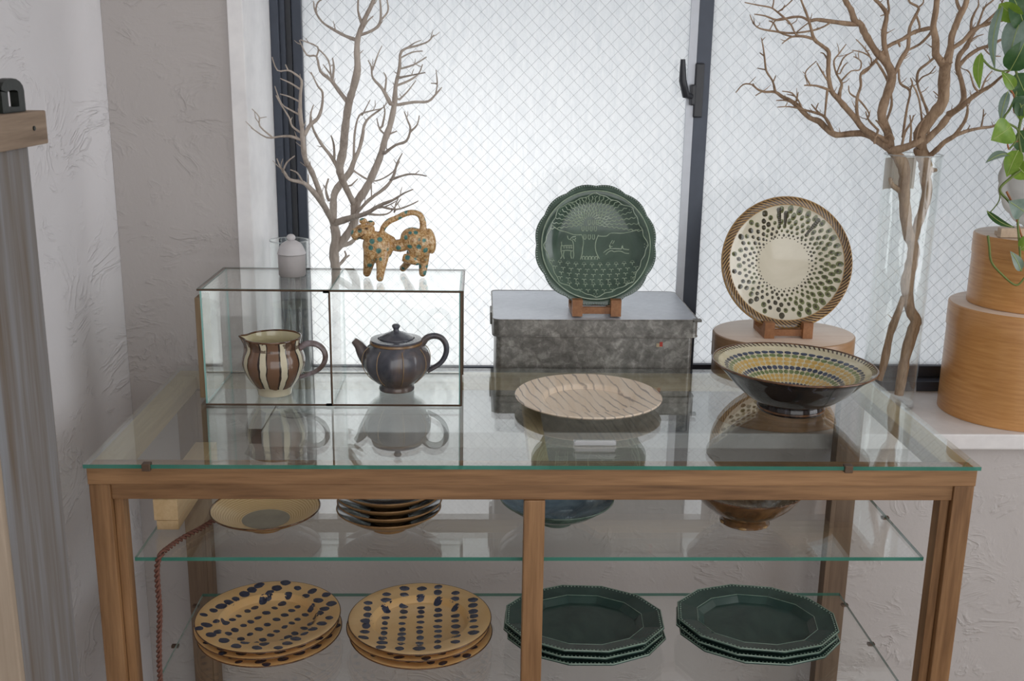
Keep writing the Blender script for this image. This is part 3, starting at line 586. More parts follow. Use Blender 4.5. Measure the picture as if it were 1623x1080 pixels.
# ------------------------------------------------------------------ tin box
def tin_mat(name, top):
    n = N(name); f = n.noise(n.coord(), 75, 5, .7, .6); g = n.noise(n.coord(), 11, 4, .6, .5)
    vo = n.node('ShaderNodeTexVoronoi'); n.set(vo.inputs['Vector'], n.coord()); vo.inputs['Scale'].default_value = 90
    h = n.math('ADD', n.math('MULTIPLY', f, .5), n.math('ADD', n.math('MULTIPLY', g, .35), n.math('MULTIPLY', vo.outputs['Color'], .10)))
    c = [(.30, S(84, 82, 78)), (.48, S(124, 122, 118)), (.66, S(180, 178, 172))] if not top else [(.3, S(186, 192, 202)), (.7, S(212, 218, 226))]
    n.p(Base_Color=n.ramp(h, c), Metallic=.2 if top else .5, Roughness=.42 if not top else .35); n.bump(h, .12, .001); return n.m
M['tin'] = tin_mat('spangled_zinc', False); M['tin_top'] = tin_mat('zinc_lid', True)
tin = thing('tin_box', (.79, .65, ZS), 'spangled grey zinc tin box with lid on window sill under green plate', 'tin box')
def rbox(x0, x1, y0, y1, z0, z1, r_, n=5):
    pts = []
    for cx_, cy_, a0 in ((x1-r_, y1-r_, 0), (x0+r_, y1-r_, PI/2), (x0+r_, y0+r_, PI), (x1-r_, y0+r_, 1.5*PI)):
        pts += [(cx_+r_*math.cos(a0+PI/2*k/n), cy_+r_*math.sin(a0+PI/2*k/n)) for k in range(n+1)]
    return pts
def prism(pts, z0, z1, m=0, mtop=None):
    n = len(pts); b = MB(); b.add([(x, y, z0) for x, y in pts]+[(x, y, z1) for x, y in pts], [(k, (k+1) % n, n+(k+1) % n, n+k) for k in range(n)]+[tuple(range(n-1, -1, -1))], m)
    b.add([(x, y, z1) for x, y in pts], [tuple(range(n))], m if mtop is None else mtop); return b
tx0, tx1, ty0, ty1, tzt = .588, .985, .512, .782, H+.095
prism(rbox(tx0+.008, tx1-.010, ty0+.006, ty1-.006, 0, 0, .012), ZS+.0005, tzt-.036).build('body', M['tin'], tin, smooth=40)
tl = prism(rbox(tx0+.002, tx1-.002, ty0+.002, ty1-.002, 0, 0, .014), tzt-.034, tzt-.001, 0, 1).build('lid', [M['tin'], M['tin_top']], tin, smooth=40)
loop = rbox(tx0+.002, tx1-.002, ty0+.002, ty1-.002, 0, 0, .014); loop.append(loop[0])
MB().tube([(x, y, tzt-.034) for x, y in loop], .0016, 6, cap=False).build('rolled_edge', M['tin'], tl, smooth=60)
MB().tube([(x, y, tzt-.0015+.0012*math.sin(x*60)*math.sin(y*40)) for x, y in loop], .0013, 6, cap=False).build('rolled_edge', M['tin'], tl, smooth=60)
MB().box(tx1-.012, tx1+.003, ty0-.001, ty0+.012, tzt-.0035, tzt+.0012).build('bent_corner', M['tin'], tl, bevel=.0005)
MB().box(tx0-.0025, tx0+.0015, .60, .66, tzt-.032, tzt-.008).build('hasp', M['tin'], tl, bevel=.0005)
sp = A(1046, 547, Y=ty0+.006); M['red'] = plain('red_sticker_print', S(186, 74, 64), .6); M['cream_paper'] = plain('worn_sticker', S(196, 180, 150), .7)
st = MB().box(sp.x-.007, sp.x+.004, ty0+.0052, ty0+.0062, sp.z-.004, sp.z+.003).build('sticker', M['cream_paper'], tin)
MB().box(sp.x-.001, sp.x+.005, ty0+.0048, ty0+.0055, sp.z-.003, sp.z+.006).build('red_mark', M['red'], st)

# ------------------------------------------------------------------ round bentwood boxes
def bent(name, a, b, hot=False):
    n = N(name); f = n.noise(n.coord((.08, .08, 1)), 190, 6, .6, .2); g = n.noise(n.coord(), 7, 3)
    n.p(Base_Color=n.mix(n.ramp(g, [(.4, 0), (.7, .35)]), n.ramp(f, [(.3, a), (.7, b)]), a), Roughness=.33, Coat_Weight=.25, Coat_Roughness=.2); n.bump(f, .05, .0006); return n.m
M['bent'] = bent('bentwood_honey', S(188, 132, 74), S(212, 160, 100)); M['bent2'] = bent('bentwood_grey_brown', S(160, 124, 92), S(186, 150, 114))
M['lidtop'] = wood('bentwood_lid_top', S(214, 190, 170), S(236, 218, 202), 'X', .42, 18, None, .08)
def round_box(cx, cy, rx, ry, z0, z1, label, side, lidh):
    t = thing('round_wooden_box', (cx, cy, z0), label, 'box', 'round bentwood boxes')
    n = 72; ov = lambda s_, z: [(cx+rx*s_*math.cos(2*PI*k/n), cy+ry*s_*math.sin(2*PI*k/n)) for k in range(n)]
    e = .003
    prism(ov(1-.012, 0), z0+.0005, z1-lidh-.0005).build('body', side, t, smooth=40)
    l = MB(); pr_ = [(1, z1-lidh), (1, z1-e), (1-e/rx*.4, z1-e*.35), (1-e/rx, z1)]
    for i, (s_, z) in enumerate(pr_): l.v += [(x, y, z) for x, y in ov(s_, z)]
    for i in range(len(pr_)-1):
        l.f += [(i*n+k, i*n+(k+1) % n, (i+1)*n+(k+1) % n, (i+1)*n+k) for k in range(n)]; l.mi += [0]*n
    l.f.append(tuple(range((len(pr_)-1)*n, len(pr_)*n))); l.mi.append(1); l.f.append(tuple(range(n-1, -1, -1))); l.mi.append(0)
    l.build('lid', [side, M['lidtop']], t, smooth=40); return t
round_box(1.692, .660, .152, .145, ZS, H+.099, 'larger round honey-brown bentwood box, bottom one of the stack of two', M['bent'], .05)
round_box(1.705, .665, .130, .120, H+.0995, H+.243, 'smaller round honey-brown bentwood box on top of the larger one', M['bent'], .04)
RBX = (1.183, .634); RBZ = H+.042
round_box(RBX[0], RBX[1], .143, .120, ZS, RBZ, 'low round pale-topped bentwood box carrying the dotted plate on its stand', M['bent2'], .05)

# ------------------------------------------------------------------ surface decals (glaze spots, raised lines) on lathe profiles
def zof(prof, r_):
    for (r0, z0), (r1, z1) in zip(prof, prof[1:]):
        if r0 <= r_ <= r1: return z0+(z1-z0)*(r_-r0)/max(1e-9, r1-r0)
    return prof[-1][1]
def on(prof, x, y, eps=.0004):
    r_ = math.hypot(x, y); dz = (zof(prof, r_+.0006)-zof(prof, max(0, r_-.0006)))/.0012
    n = Vector((-dz*x/max(r_, 1e-6), -dz*y/max(r_, 1e-6), 1)).normalized()
    return Vector((x, y, zof(prof, r_)))+n*eps
def spot(mb, prof, x, y, a, b, rot, m=0, eps=.0004, n=14, jit=.08):
    v = [on(prof, x, y, eps)]
    for s_ in (.5, 1):
        for k in range(n):
            t = 2*PI*k/n; j = 1+random.uniform(-jit, jit)*(s_ == 1); p, q_ = a*s_*j*math.cos(t), b*s_*j*math.sin(t)
            v.append(on(prof, x+p*math.cos(rot)-q_*math.sin(rot), y+p*math.sin(rot)+q_*math.cos(rot), eps if s_ < 1 else eps*.35))
    f = [(0, 1+k, 1+(k+1) % n) for k in range(n)] + [(1+k, 1+n+k, 1+n+(k+1) % n, 1+(k+1) % n) for k in range(n)]
    mb.add(v, f, m)

# ------------------------------------------------------------------ plate stands
M['stand'] = wood('stand_wood', S(126, 82, 50), S(166, 116, 76), 'Y', .5, 30); M['stand_pale'] = wood('stand_wood_pale', S(188, 164, 140), S(214, 192, 168), 'Y', .5, 30)
def plate_stand(x0, x1, y0, z, label):
    t = thing('plate_stand', ((x0+x1)/2, y0+.04, z), label, 'plate stand', 'wooden plate stands')
    w = .0195
    for xs in (x0, x1-w):
        b = MB(); sec = [(0, 0), (.088, 0), (.100, .060), (.093, .062), (.078, .010), (.024, .010), (.017, .032), (0, .032)]   # side outline (y, z)
        n = len(sec); v = [(xx, y0+a, z+.0006+c) for xx in (xs, xs+w) for a, c in sec]
        tri = [(0, 5, 6, 7), (0, 1, 4, 5), (1, 2, 3, 4)]
        f = [tuple(reversed(q_)) for q_ in tri]+[tuple(i+n for i in q_) for q_ in tri]+[(k, (k+1) % n, n+(k+1) % n, n+k) for k in range(n)]
        b.add(v, f).build('side_piece', M['stand'], t)
    MB().box(x0+w, x1-w, y0+.008, y0+.017, z+.004, z+.017).build('crossbar', M['stand'], t); MB().box(x0+w, x1-w, y0+.078, y0+.088, z+.004, z+.014).build('crossbar', M['stand'], t)
    return t
g0 = A(907, 503, Z=.0958); g1 = A(984, 503, Z=.0958); GY = .530
plate_stand(g0.x, g1.x, GY, tzt+.0012, 'small wooden stand under the green relief plate on tin box')
d0 = A(1211, 537, Z=.042); d1 = A(1290, 540, Z=.042); DY = d0.y-.002
plate_stand(d0.x, d1.x, DY, RBZ, 'small wooden stand under the green-dotted plate on round box')

# ------------------------------------------------------------------ green relief plate
TILT = math.radians(74)
M['gglaze'] = glaze('dark_green_glaze', S(48, 70, 60), S(78, 102, 88), 12, .16); M['gline'] = glaze('pale_green_raised_line', S(140, 160, 140), S(170, 186, 164), 60, .2)
M['grim'] = glaze('grey_green_rim', S(128, 144, 138), S(164, 178, 170), 40, .2)
GR = .1175
gprof = [(0, .004), (.070, .005), (.086, .009), (.096, .0155), (.1035, .0185), (.1065, .0185), (.1085, .0165), (.114, .0168), (.1168, .0160)]
def scal(x, y, z):
    r_ = math.hypot(x, y)
    if r_ < .109: return (x, y, z)
    k = 1+.034*(abs(math.sin(6*math.atan2(y, x)+.0))-.45)*min(1, (r_-.109)/.006); return (x*k, y*k, z)
gy = GY+.038; gz = tzt+.0155
gpl = thing('relief_plate', (A(945, 395, Y=.575).x, gy, gz), 'dark green scalloped plate with raised tree and deer pattern on tin box', 'plate')
gpl.rotation_euler = (TILT, 0, 0)
def put(mb, name, mat, root, **k):                # mesh given in the thing's own frame
    l = root.location.copy(); root.location = (0, 0, 0); o = mb.build(name, mat, root, **k); root.location = l; return o
OY = GR*.985
off = lambda pts: [(p[0], p[1]+OY, p[2]) for p in pts]
b = MB().lathe(gprof+[(.1172, .0145), (.113, .0135), (.100, .0125), (.088, .004), (.060, 0), (0, 0)], 144, fn=scal); b.v = off(b.v); put(b, 'dish', M['gglaze'], gpl, smooth=35)
G = lambda zx, zy: ((zx-515)/435*GR, (510-zy)/435*GR)
def line(mb, pts, r_=.00095, n=4, wav=0, wl=40):
    p = spline([G(*q_) for q_ in pts], n) if len(pts) > 2 else [G(*q_) for q_ in pts]
    if wav:
        d = Vector(p[-1])-Vector(p[0]); L = d.length; nn = Vector((-d.y, d.x))/L; k = max(6, int(L/.0016)); p = [tuple(Vector(p[0])+d*i/k+nn*wav*math.sin(i/k*L/wl*2*PI+.5)) for i in range(k+1)]
    mb.tube([on(gprof, x, y, .0001) for x, y in p], r_, 5)
tree = MB()
for i in range(26):
    a = math.radians(lerp(-8, 188, i/25)); s0 = (478+(46+16*(i % 2))*math.cos(a), 352-(50+20*(i % 2))*math.sin(a))
    ex, ey = math.cos(a), -math.sin(a); bx, by = s0[0]-515, s0[1]-505; R_ = 348; bb = bx*ex+by*ey; cc = bx*bx+by*by-R_*R_; t = -bb+math.sqrt(bb*bb-cc)
    line(tree, [s0, (s0[0]+ex*t, s0[1]+ey*t)], .00095, wav=.0012, wl=.0095)
line(tree, [(418,432),(430,480),(424,530),(420,570),(408,612)]); line(tree, [(537,432),(517,490),(520,550),(545,605)])
line(tree, [(418,432),(360,432),(300,412),(250,400),(195,365)]); line(tree, [(537,440),(595,440),(630,418),(720,418),(830,392)])
for y_, xs in ((445, (440, 472, 502)), (385, (425, 455, 485, 515)), (340, (470, 500, 528))):
    for x in xs: line(tree, [(x-6, y_-16), (x-8, y_+10), (x, y_+20), (x+8, y_+10), (x+6, y_-16)])
for x in (432, 455, 478, 501, 524): line(tree, [(x-8, 612), (x-10, 595), (x, 587), (x+8, 595), (x+4, 612)])
tree.v = off(tree.v); put(tree, 'tree_relief', M['gline'], gpl, smooth=60)
de = MB()
for l in ([(270,485),(275,512),(300,512),(350,510)], [(270,510),(268,545),(275,585),(265,608)], [(290,552),(285,580),(292,608)], [(275,550),(310,546),(355,550)], [(340,552),(338,580),(345,605)], [(358,548),(360,580),(355,605)], [(358,550),(358,510),(352,480),(340,470)], [(340,470),(320,462),(315,440)], [(335,465),(350,450),(375,445)], [(365,470),(372,482)], [(350,462),(365,470),(375,455)]): line(de, l)
for x in (290, 310, 328, 344): line(de, [(x-5, 525), (x, 519), (x+5, 525), (x, 531), (x-5, 525)], .0005)
de.v = off(de.v); put(de, 'standing_deer_relief', M['gline'], gpl, smooth=60)
de = MB()
for l in ([(575,560),(600,540),(622,530)], [(590,575),(610,555),(632,545),(650,552)], [(618,518),(622,500),(625,528),(660,530),(705,532)], [(650,552),(680,548),(705,550),(730,562),(760,565)], [(705,532),(712,508),(718,530),(760,538)], [(625,495),(640,470)], [(640,495),(650,480),(652,472)], [(618,518),(640,515)]): line(de, l)
de.v = off(de.v); put(de, 'leaping_deer_relief', M['gline'], gpl, smooth=60)
fl = MB()
for rw in range(7):
    yb = 625+rw*36; half = [330, 335, 320, 300, 262, 215, 150][rw]; n = int(half*2/58)
    for k in range(n):
        x = 515-half+(k+.5*(rw % 2)+.3)*58; y_ = yb+22*(1-((x-515)/300)**2)+ (0 if rw < 5 else 4)
        if math.hypot(x-515, y_-510) > 352: continue
        line(fl, [(x, y_+20), (x, y_+4)], .0007); line(fl, [(x, y_+6), (x-9, y_-2), (x-17, y_+2)], .0007); line(fl, [(x, y_+6), (x+9, y_-2), (x+17, y_+2)], .0007)
        if rw in (0, 4):
            for dx in (-9, 0, 9): spot(fl, gprof, *G(x+dx, y_-14+abs(dx)*.4), .0008, .0008, 0, 0, .0008, 6)
fl.v = off(fl.v); tag(put(fl, 'flower_relief', M['gline'], gpl, smooth=60), kind='stuff')
bd = MB(); pts = []
for i in range(241):
    a = 2*PI*i/240; w = abs(math.sin(4*a+PI/8*0)); r_ = .0945+.0070*(1-w)**1.4+.001*math.sin(24*a); pts.append(on(gprof, r_*math.cos(a+PI/2), r_*math.sin(a+PI/2), .0002))
bd.tube(pts, .0009, 5, cap=False)
for i in range(8):
    a = PI/4*i+PI/2
    for dr, da in ((0, 0), (-.004, .03), (-.004, -.03)): spot(bd, gprof, (.099+dr)*math.cos(a+da), (.099+dr)*math.sin(a+da), .0009, .0009, 0, 0, .0010, 6)
bd.v = off(bd.v); put(bd, 'border_line', M['gline'], gpl, smooth=60)
rg = MB().tube([(.1052*math.cos(a), .1052*math.sin(a)+OY, .0187) for a in np.linspace(0, 2*PI, 121)], .0013, 6, cap=False); put(rg, 'raised_ring', M['gline'], gpl, smooth=60)
be = MB()
for i in range(156):
    a = 2*PI*i/156; p = scal(.1145*math.cos(a), .1145*math.sin(a), .0168); be.ball((p[0], p[1]+OY, p[2]), (.0016, .0016, .0014), 6, 4)
tag(put(be, 'bead_edge', M['grim'], gpl, smooth=80), kind='stuff')

# ------------------------------------------------------------------ green-dotted plate
M['dcream'] = glaze('cream_green_glaze', S(206, 200, 180), S(222, 216, 198), 9, .12); M['ochre'] = glaze('ochre_rim', S(158, 124, 78), S(186, 152, 100), 30, .15)
M['dk'] = glaze('dark_olive_glaze', S(48, 44, 32), S(74, 70, 48), 60, .12); M['og'] = glaze('olive_green_glaze', S(84, 92, 56), S(118, 124, 80), 60, .12); M['bk'] = glaze('brown_black_glaze', S(40, 30, 24), S(84, 58, 34), 50, .12)
DR = .1325; dprof = [(0, .006), (.050, .007), (.060, .0095), (.085, .018), (.105, .025), (.114, .0275), (.1165, .0290), (.128, .0300), (.1315, .0290)]
dpl = thing('dotted_plate', (A(1251, 420, Y=.62).x, DY+.050, RBZ+.0105), 'cream plate with rings of green dots and brown rope rim on wooden stand', 'plate'); dpl.rotation_euler = (math.radians(75), 0, 0)
off = lambda pts: [(p[0], p[1]+DR*.985, p[2]) for p in pts]
b = MB().lathe(dprof+[(DR, .0275), (.130, .0255), (.110, .021), (.080, .010), (.052, 0), (0, 0)], 120); b.v = off(b.v); put(b, 'dish', M['dcream'], dpl, smooth=40)
b = MB().lathe([(.1155, .0290), (.117, .0300), (.128, .0308), (.1318, .0298), (.1330, .0275)], 120); b.v = off(b.v); put(b, 'rim_band', M['ochre'], dpl, smooth=60)
b = MB(); rp = [(0, .0), (.1155, .0292), (.117, .0302), (.128, .0310), (.1318, .0299), (.14, .029)]
for i in range(88):
    a = 2*PI*i/88; v = []
    wd_ = .048 if (-.6 < ((a+PI) % (2*PI))-PI < .5) else .036
    for da in (0, wd_):
        for j, r_ in enumerate((.117, .1215, .126, .1305)): t = a+da+.055*j; v.append(on(rp, r_*math.cos(t), r_*math.sin(t), .0004))
    b.add(v, [(j, j+1, j+5, j+4) for j in range(3)])
b.v = off(b.v); tag(put(b, 'rope_strokes', M['bk'], dpl), kind='stuff')
b = MB(); rnd = random.Random(4)
for row in range(7):
    r_ = [.0525, .0575, .0645, .0735, .084, .0955, .1065][row]; n = 38; sz = [.0015, .0026, .0034, .0042, .0049, .0056, .0064][row]
    for k in range(n):
        a = 2*PI*(k+.5*(row % 2))/n+rnd.uniform(-.02, .02); rr = r_+rnd.uniform(-.0012, .0012); x, y_ = rr*math.cos(a), rr*math.sin(a)
        right = math.cos(a-.2) > 0
        if row == 6 and k % 2 and not right: continue
        e = 1.25 if right and row > 2 else 1.0; s_ = sz*rnd.uniform(.82, 1.1)
        spot(b, dprof, x, y_, s_*e, s_*.88, a, 1 if (right or rnd.random() < .35) and row > 1 else 0, .0003, 12)
        spot(b, dprof, x-.1*s_*math.cos(a), y_-.1*s_*math.sin(a), s_*.62, s_*.55, a, 0, .0005, 10)
for a, r0, r1 in ((1.72, .075, .108), (1.58, .078, .100), (.93, .072, .107)):
    for t in np.linspace(0, 1, 9): rr = lerp(r0, r1, t); spot(b, dprof, rr*math.cos(a), rr*math.sin(a), .004, lerp(.0026, .005, t), a, 0, .0006, 10)
b.v = off(b.v); tag(put(b, 'glaze_dots', [M['dk'], M['og']], dpl, smooth=60), kind='stuff')

# ------------------------------------------------------------------ footed bowl with dots
def bowl_out():
    n = N('black_glaze_blue_sheen'); f = n.noise(n.coord((1, 1, .12)), 55, 5, .6, .4)
    n.p(Base_Color=n.ramp(f, [(.36, S(30, 26, 26)), (.58, S(46, 40, 40)), (.76, S(96, 100, 116))]), Roughness=.08, Coat_Weight=.15, Coat_Roughness=.05); return n.m  # blue-grey streaks carry a reflected sheen in the colour of the black glaze
M['bowl_out'] = bowl_out(); M['bcream'] = glaze('cream_bowl_glaze', S(206, 198, 168), S(222, 214, 186), 14, .1)
M['navy'] = glaze('navy_spot', S(52, 60, 82), S(78, 88, 108), 80, .1); M['sage'] = glaze('sage_spot', S(104, 122, 78), S(134, 148, 100), 80, .1); M['honey'] = glaze('honey_spot', S(200, 164, 88), S(216, 184, 116), 80, .1)
BR = .136; bprof = [(0, .022), (.034, .0235), (.046, .030), (.100, .072), (.114, .0805), (.1195, .082), (.1225, .0855), (.132, .0905), (.1345, .0915)]
bo = A(1254, 652, Z=0); bowl = thing('footed_bowl', (bo.x+.002, bo.y+.012, H+.0004), 'wide dark footed bowl with rows of blue, green and yellow dots on glass top', 'bowl')
def tip(x, y, z): return (x, y, z*.88+(-.022*x)*max(0, z-.015)/.075)
bt = lambda m_: [tip(*p) for p in m_.v]
b = MB().lathe([(.1355, .0905), (.1345, .0885), (.122, .0775), (.110, .0635), (.095, .0455), (.077, .0285), (.062, .0190), (.0545, .0150), (.0555, .0095), (.0560, .003), (.054, 0), (.045, 0), (.044, .006), (0, .008)], 96); b.v = bt(b); put(b, 'outside', M['bowl_out'], bowl, smooth=45)
b = MB().lathe(list(reversed(bprof)), 96); b.v = bt(b); put(b, 'inside', M['bcream'], bowl, smooth=45)
b = MB().tube([(.1352*math.cos(a), .1352*math.sin(a), .0912) for a in np.linspace(0, 2*PI, 97)], .0021, 8, cap=False); b.v = bt(b); put(b, 'rim', M['brownrim'], bowl, smooth=70)
b = MB().tube([(.0548*math.cos(a), .0548*math.sin(a), .0050) for a in np.linspace(0, 2*PI, 73)], .0022, 8, cap=False); put(b, 'foot_edge', M['brownrim'], bowl, smooth=70)
b = MB(); n = 50
for row in range(10):
    r_ = lerp(.112, .042, row/9); m_ = (0, 1, 2, 2, 0, 1, 2, 2, 0, 1)[row]; s_ = 2*PI*r_/n*.46
    for k in range(n):
        a = 2*PI*k/n+row*.012; spot(b, bprof, r_*math.cos(a), r_*math.sin(a), .0038, s_, a, m_, .0004, 10)
b.v = bt(b); tag(put(b, 'glaze_dots', [M['navy'], M['sage'], M['honey']], bowl, smooth=60), kind='stuff')
b = MB(); rp2 = [(0, 0), (.1225, .0858), (.132, .0908), (.14, .0925)]
for i in range(96):
    a = 2*PI*i/96; b.add([on(rp2, r_*math.cos(t), r_*math.sin(t), .0006) for r_, t in ((.126, a), (.126, a+.024), (.133, a+.06), (.133, a+.036))], [(0, 3, 2, 1)])
b.v = bt(b); tag(put(b, 'rope_strokes', M['bk'], bowl), kind='stuff')

# ------------------------------------------------------------------ turned wooden plate on the glass top
def ply():
    n = N('pale_wood_with_dark_lines'); v = n.coord((1, .22, 1), (0, 0, -.85)); w = n.node('ShaderNodeTexWave', wave_type='BANDS', bands_direction='X'); n.set(w.inputs['Vector'], v)
    w.inputs['Scale'].default_value = 26; w.inputs['Distortion'].default_value = 5; w.inputs['Detail'].default_value = 3; w.inputs['Detail Scale'].default_value = 1.4
    ln = n.ramp(w.outputs['Fac'], [(.0, 1), (.05, .6), (.12, 0)])
    msk = n.ramp(n.noise(n.coord((1, .3, 1)), 22, 3), [(.36, .25), (.6, 1)])
    f = n.noise(n.coord((1, .08, 1), (0, 0, -.85)), 90, 5)
    n.p(Base_Color=n.mix(n.math('MULTIPLY', n.math('MULTIPLY', ln, msk), .6), n.ramp(f, [(.3, S(238, 218, 194)), (.7, S(248, 234, 216))]), S(88, 82, 92)), Roughness=.42); return n.m
wp = thing('wooden_plate', (.750, .277, H), 'flat pale wooden plate with dark grain lines lying on glass top', 'plate')
put(MB().lathe(spline([(0, .0065), (.066, .0070), (.073, .0082), (.0775, .0130), (.082, .0152), (.100, .0175), (.1235, .0205)], 3)+[(.1252, .0190), (.1235, .0165), (.105, .011), (.075, .005), (.062, .0035), (.060, .0004), (0, .0004)], 96), 'disc', ply(), wp, smooth=40)

# ------------------------------------------------------------------ clear price-tag holder
th = thing('tag_holder', (.7415, .086, H), 'tiny clear acrylic tag holder lying near front of glass top', 'tag holder')
M['acr'] = N('whitened_acrylic').p(Base_Color=(.95, .97, 1, 1), Roughness=.05, Transmission_Weight=.45, IOR=1.5, Coat_Weight=1).m  # clear acrylic whitened so its colour carries the window's reflection
MB().box(.709, .774, .080, .092, H+.0004, H+.006).build('holder', M['acr'], th, bevel=.001)
MB().box(.711, .772, .0785, .0797, H+.001, H+.009).build('front_strip', M['acr'], th, bevel=.0004)

# ------------------------------------------------------------------ middle shelf
blk = wood('fresh_pine', S(206, 174, 128), S(226, 198, 156), 'Y', .5, 26)
lb = thing('wooden_block', (.066, .26, ZM), 'pale pine block lying on left end of middle glass shelf', 'wooden block')
MB().box(.048, .086, .134, .40, ZM+.0165, ZM+.052).build('upper_bar', blk, lb, bevel=.001); MB().box(.0515, .086, .134, .40, ZM+.0004, ZM+.016).build('lower_bar', blk, lb, bevel=.001)
def dish(name, c, prof_o, prof_i, m_o, m_i, label, rimm=None, cat='bowl', group=None, n=72):
    t = thing(name, (c[0], c[1], c[2]+.0004), label, cat, group)
    put(MB().lathe(prof_o, n), 'outside', m_o, t, smooth=45); put(MB().lathe(prof_i, n), 'inside', m_i, t, smooth=45)
    if rimm: r_, z_ = prof_i[0]; put(MB().tube([((r_+.0004)*math.cos(a), (r_+.0004)*math.sin(a), z_) for a in np.linspace(0, 2*PI, n+1)], .0013, 6, cap=False), 'rim', rimm, t, smooth=70)
    return t
def ring_mat(name, c1, c2, sc_=85):
    n = N(name); w = n.node('ShaderNodeTexWave', wave_type='RINGS', rings_direction='Z'); n.set(w.inputs['Vector'], n.coord()); w.inputs['Scale'].default_value = sc_; w.inputs['Distortion'].default_value = 2.5; w.inputs['Detail'].default_value = 2
    n.p(Base_Color=n.ramp(w.outputs['Fac'], [(.2, c1), (.8, c2)]), Roughness=.3, Coat_Weight=.2); return n.m
M['tan_in'] = ring_mat('brushed_tan_glaze', S(206, 170, 120), S(230, 202, 156)); M['tan_out'] = glaze('tan_brown_glaze', S(120, 88, 54), S(158, 122, 78), 20, .3); M['greywell'] = plain('grey_unglazed_well', S(158, 150, 136), .5)
t = dish('shallow_dish', (.222, .148, ZM), [(.0865, .033), (.0855, .0305), (.06, .017), (.036, .0095), (.030, .008), (.029, 0), (.024, 0), (.023, .005), (0, .006)], [(.086, .0330), (.06, .020), (.038, .0125), (0, .0115)], M['tan_out'], M['tan_in'], 'tan brushed shallow dish with grey centre on middle glass shelf', M['brownrim'])
put(MB().lathe([(.038, .0129), (.036, .0131), (0, .0122)], 60), 'grey_well', M['greywell'], t)
M['stk_in'] = glaze('dark_navy_inside', S(28, 28, 36), S(44, 44, 54), 20, .12); M['stk_out'] = ring_mat('brown_ribbed_outside', S(104, 78, 50), S(150, 116, 76), 60)
for i, w in enumerate(('bottom', 'second from bottom', 'third from bottom', 'topmost')):
    dish('small_bowl', (.420+.0015*(i % 2), .146, ZM+.0125*i), [(.083, .036), (.082, .034), (.060, .019), (.034, .009), (.030, .007), (.029, 0), (.025, 0), (.024, .005), (0, .006)], [(.0825, .0362), (.058, .0225), (.034, .0135), (0, .0125)], M['stk_out'], M['stk_in'], 'brown bowl with dark inside, %s of the stack on middle shelf' % w, M['tan_out'], group='stacked brown bowls')
M['blue_in'] = glaze('pale_blue_glaze', S(86, 108, 128), S(134, 154, 168), 25, .12); M['green_out'] = glaze('grey_green_outside', S(66, 84, 78), S(98, 118, 108), 20, .2)
dish('blue_bowl', (.692, .168, ZM), [(.0925, .044), (.091, .041), (.066, .023), (.040, .0115), (.028, .0085), (.027, 0), (.023, 0), (.022, .005), (0, .006)], [(.092, .0442), (.064, .0265), (.034, .0145), (.030, .0125), (0, .012)], M['green_out'], M['blue_in'], 'pale blue bowl with green outside on middle shelf behind centre post', M['green_out'])
M['brn'] = glaze('dark_brown_glaze', S(78, 54, 34), S(122, 88, 54), 20, .14); M['brn_in'] = glaze('speckled_brown_inside', S(104, 84, 66), S(150, 130, 110), 60, .14)
t = dish('brown_bowl', (1.005, .170, ZM), [(.0905, .0610), (.0890, .058), (.075, .038), (.055, .021), (.042, .0135), (.040, .011), (.041, .001), (.0395, 0), (.034, 0), (.033, .006), (0, .007)], [(.0900, .0612), (.074, .042), (.05, .022), (0, .014)], M['brn'], M['brn_in'], 'dark brown glazed bowl with notched foot on right of middle shelf', M['brownrim'])
b = MB()
for i in range(64): b.ball((.0885*math.cos(2*PI*i/64), .0885*math.sin(2*PI*i/64), .0618), .0015, 6, 4)
tag(put(b, 'bead_edge', M['brn_in'], t, smooth=80), kind='stuff')
for i in range(6): a = 2*PI*i/6+.2; put(MB().tube([(.0405*math.cos(a+d), .0405*math.sin(a+d), .003) for d in (-.16, -.08, 0, .08, .16)], [.001, .0024, .0028, .0024, .001], 6), 'foot_notch', M['ochre'], t, smooth=70)

# cord
cp_ = [A(352, 818, Z=-.161), A(338, 826, Z=-.161), A(318, 838, Z=-.161), A(290, 853, Z=-.161), A(268, 868, Z=-.160), A(254, 883, Y=.032), A(249, 900, Y=.0285), A(250, 930, Y=.0285), A(253, 970, Y=.0285), A(252, 1020, Y=.0285), A(254, 1080, Y=.0285)]
cp_[5].z = ZM+.005
pe = cp_[-1]; cp_ += [pe+Vector((.002, 0, -.12)), pe+Vector((-.004, .01, -.24)), pe+Vector((.01, .03, -.33))]
cp_ = [Vector(p) for p in spline([tuple(p) for p in cp_], 40)]; cord = thing('braided_cord', tuple(cp_[0]), 'brown twisted fabric cord hanging down in front of glass shelves at left', 'cord')
M['cord'] = plain('brown_fabric_cord', S(112, 74, 62), .8, var=.25, scale=300)
L = 0; S0 = [[], []]
for i, p in enumerate(cp_):
    tt = (cp_[min(i+1, len(cp_)-1)]-cp_[max(i-1, 0)]).normalized(); L += (p-cp_[i-1]).length if i else 0
    n1 = tt.cross(Vector((.3, .8, .1))).normalized(); n2 = tt.cross(n1)
    for j in (0, 1): ph = L/.017*2*PI+j*PI; S0[j].append(p+(n1*math.cos(ph)+n2*math.sin(ph))*.0024)
for j in (0, 1): MB().tube(S0[j], .0022, 7).build('strand', M['cord'], cord, smooth=70)

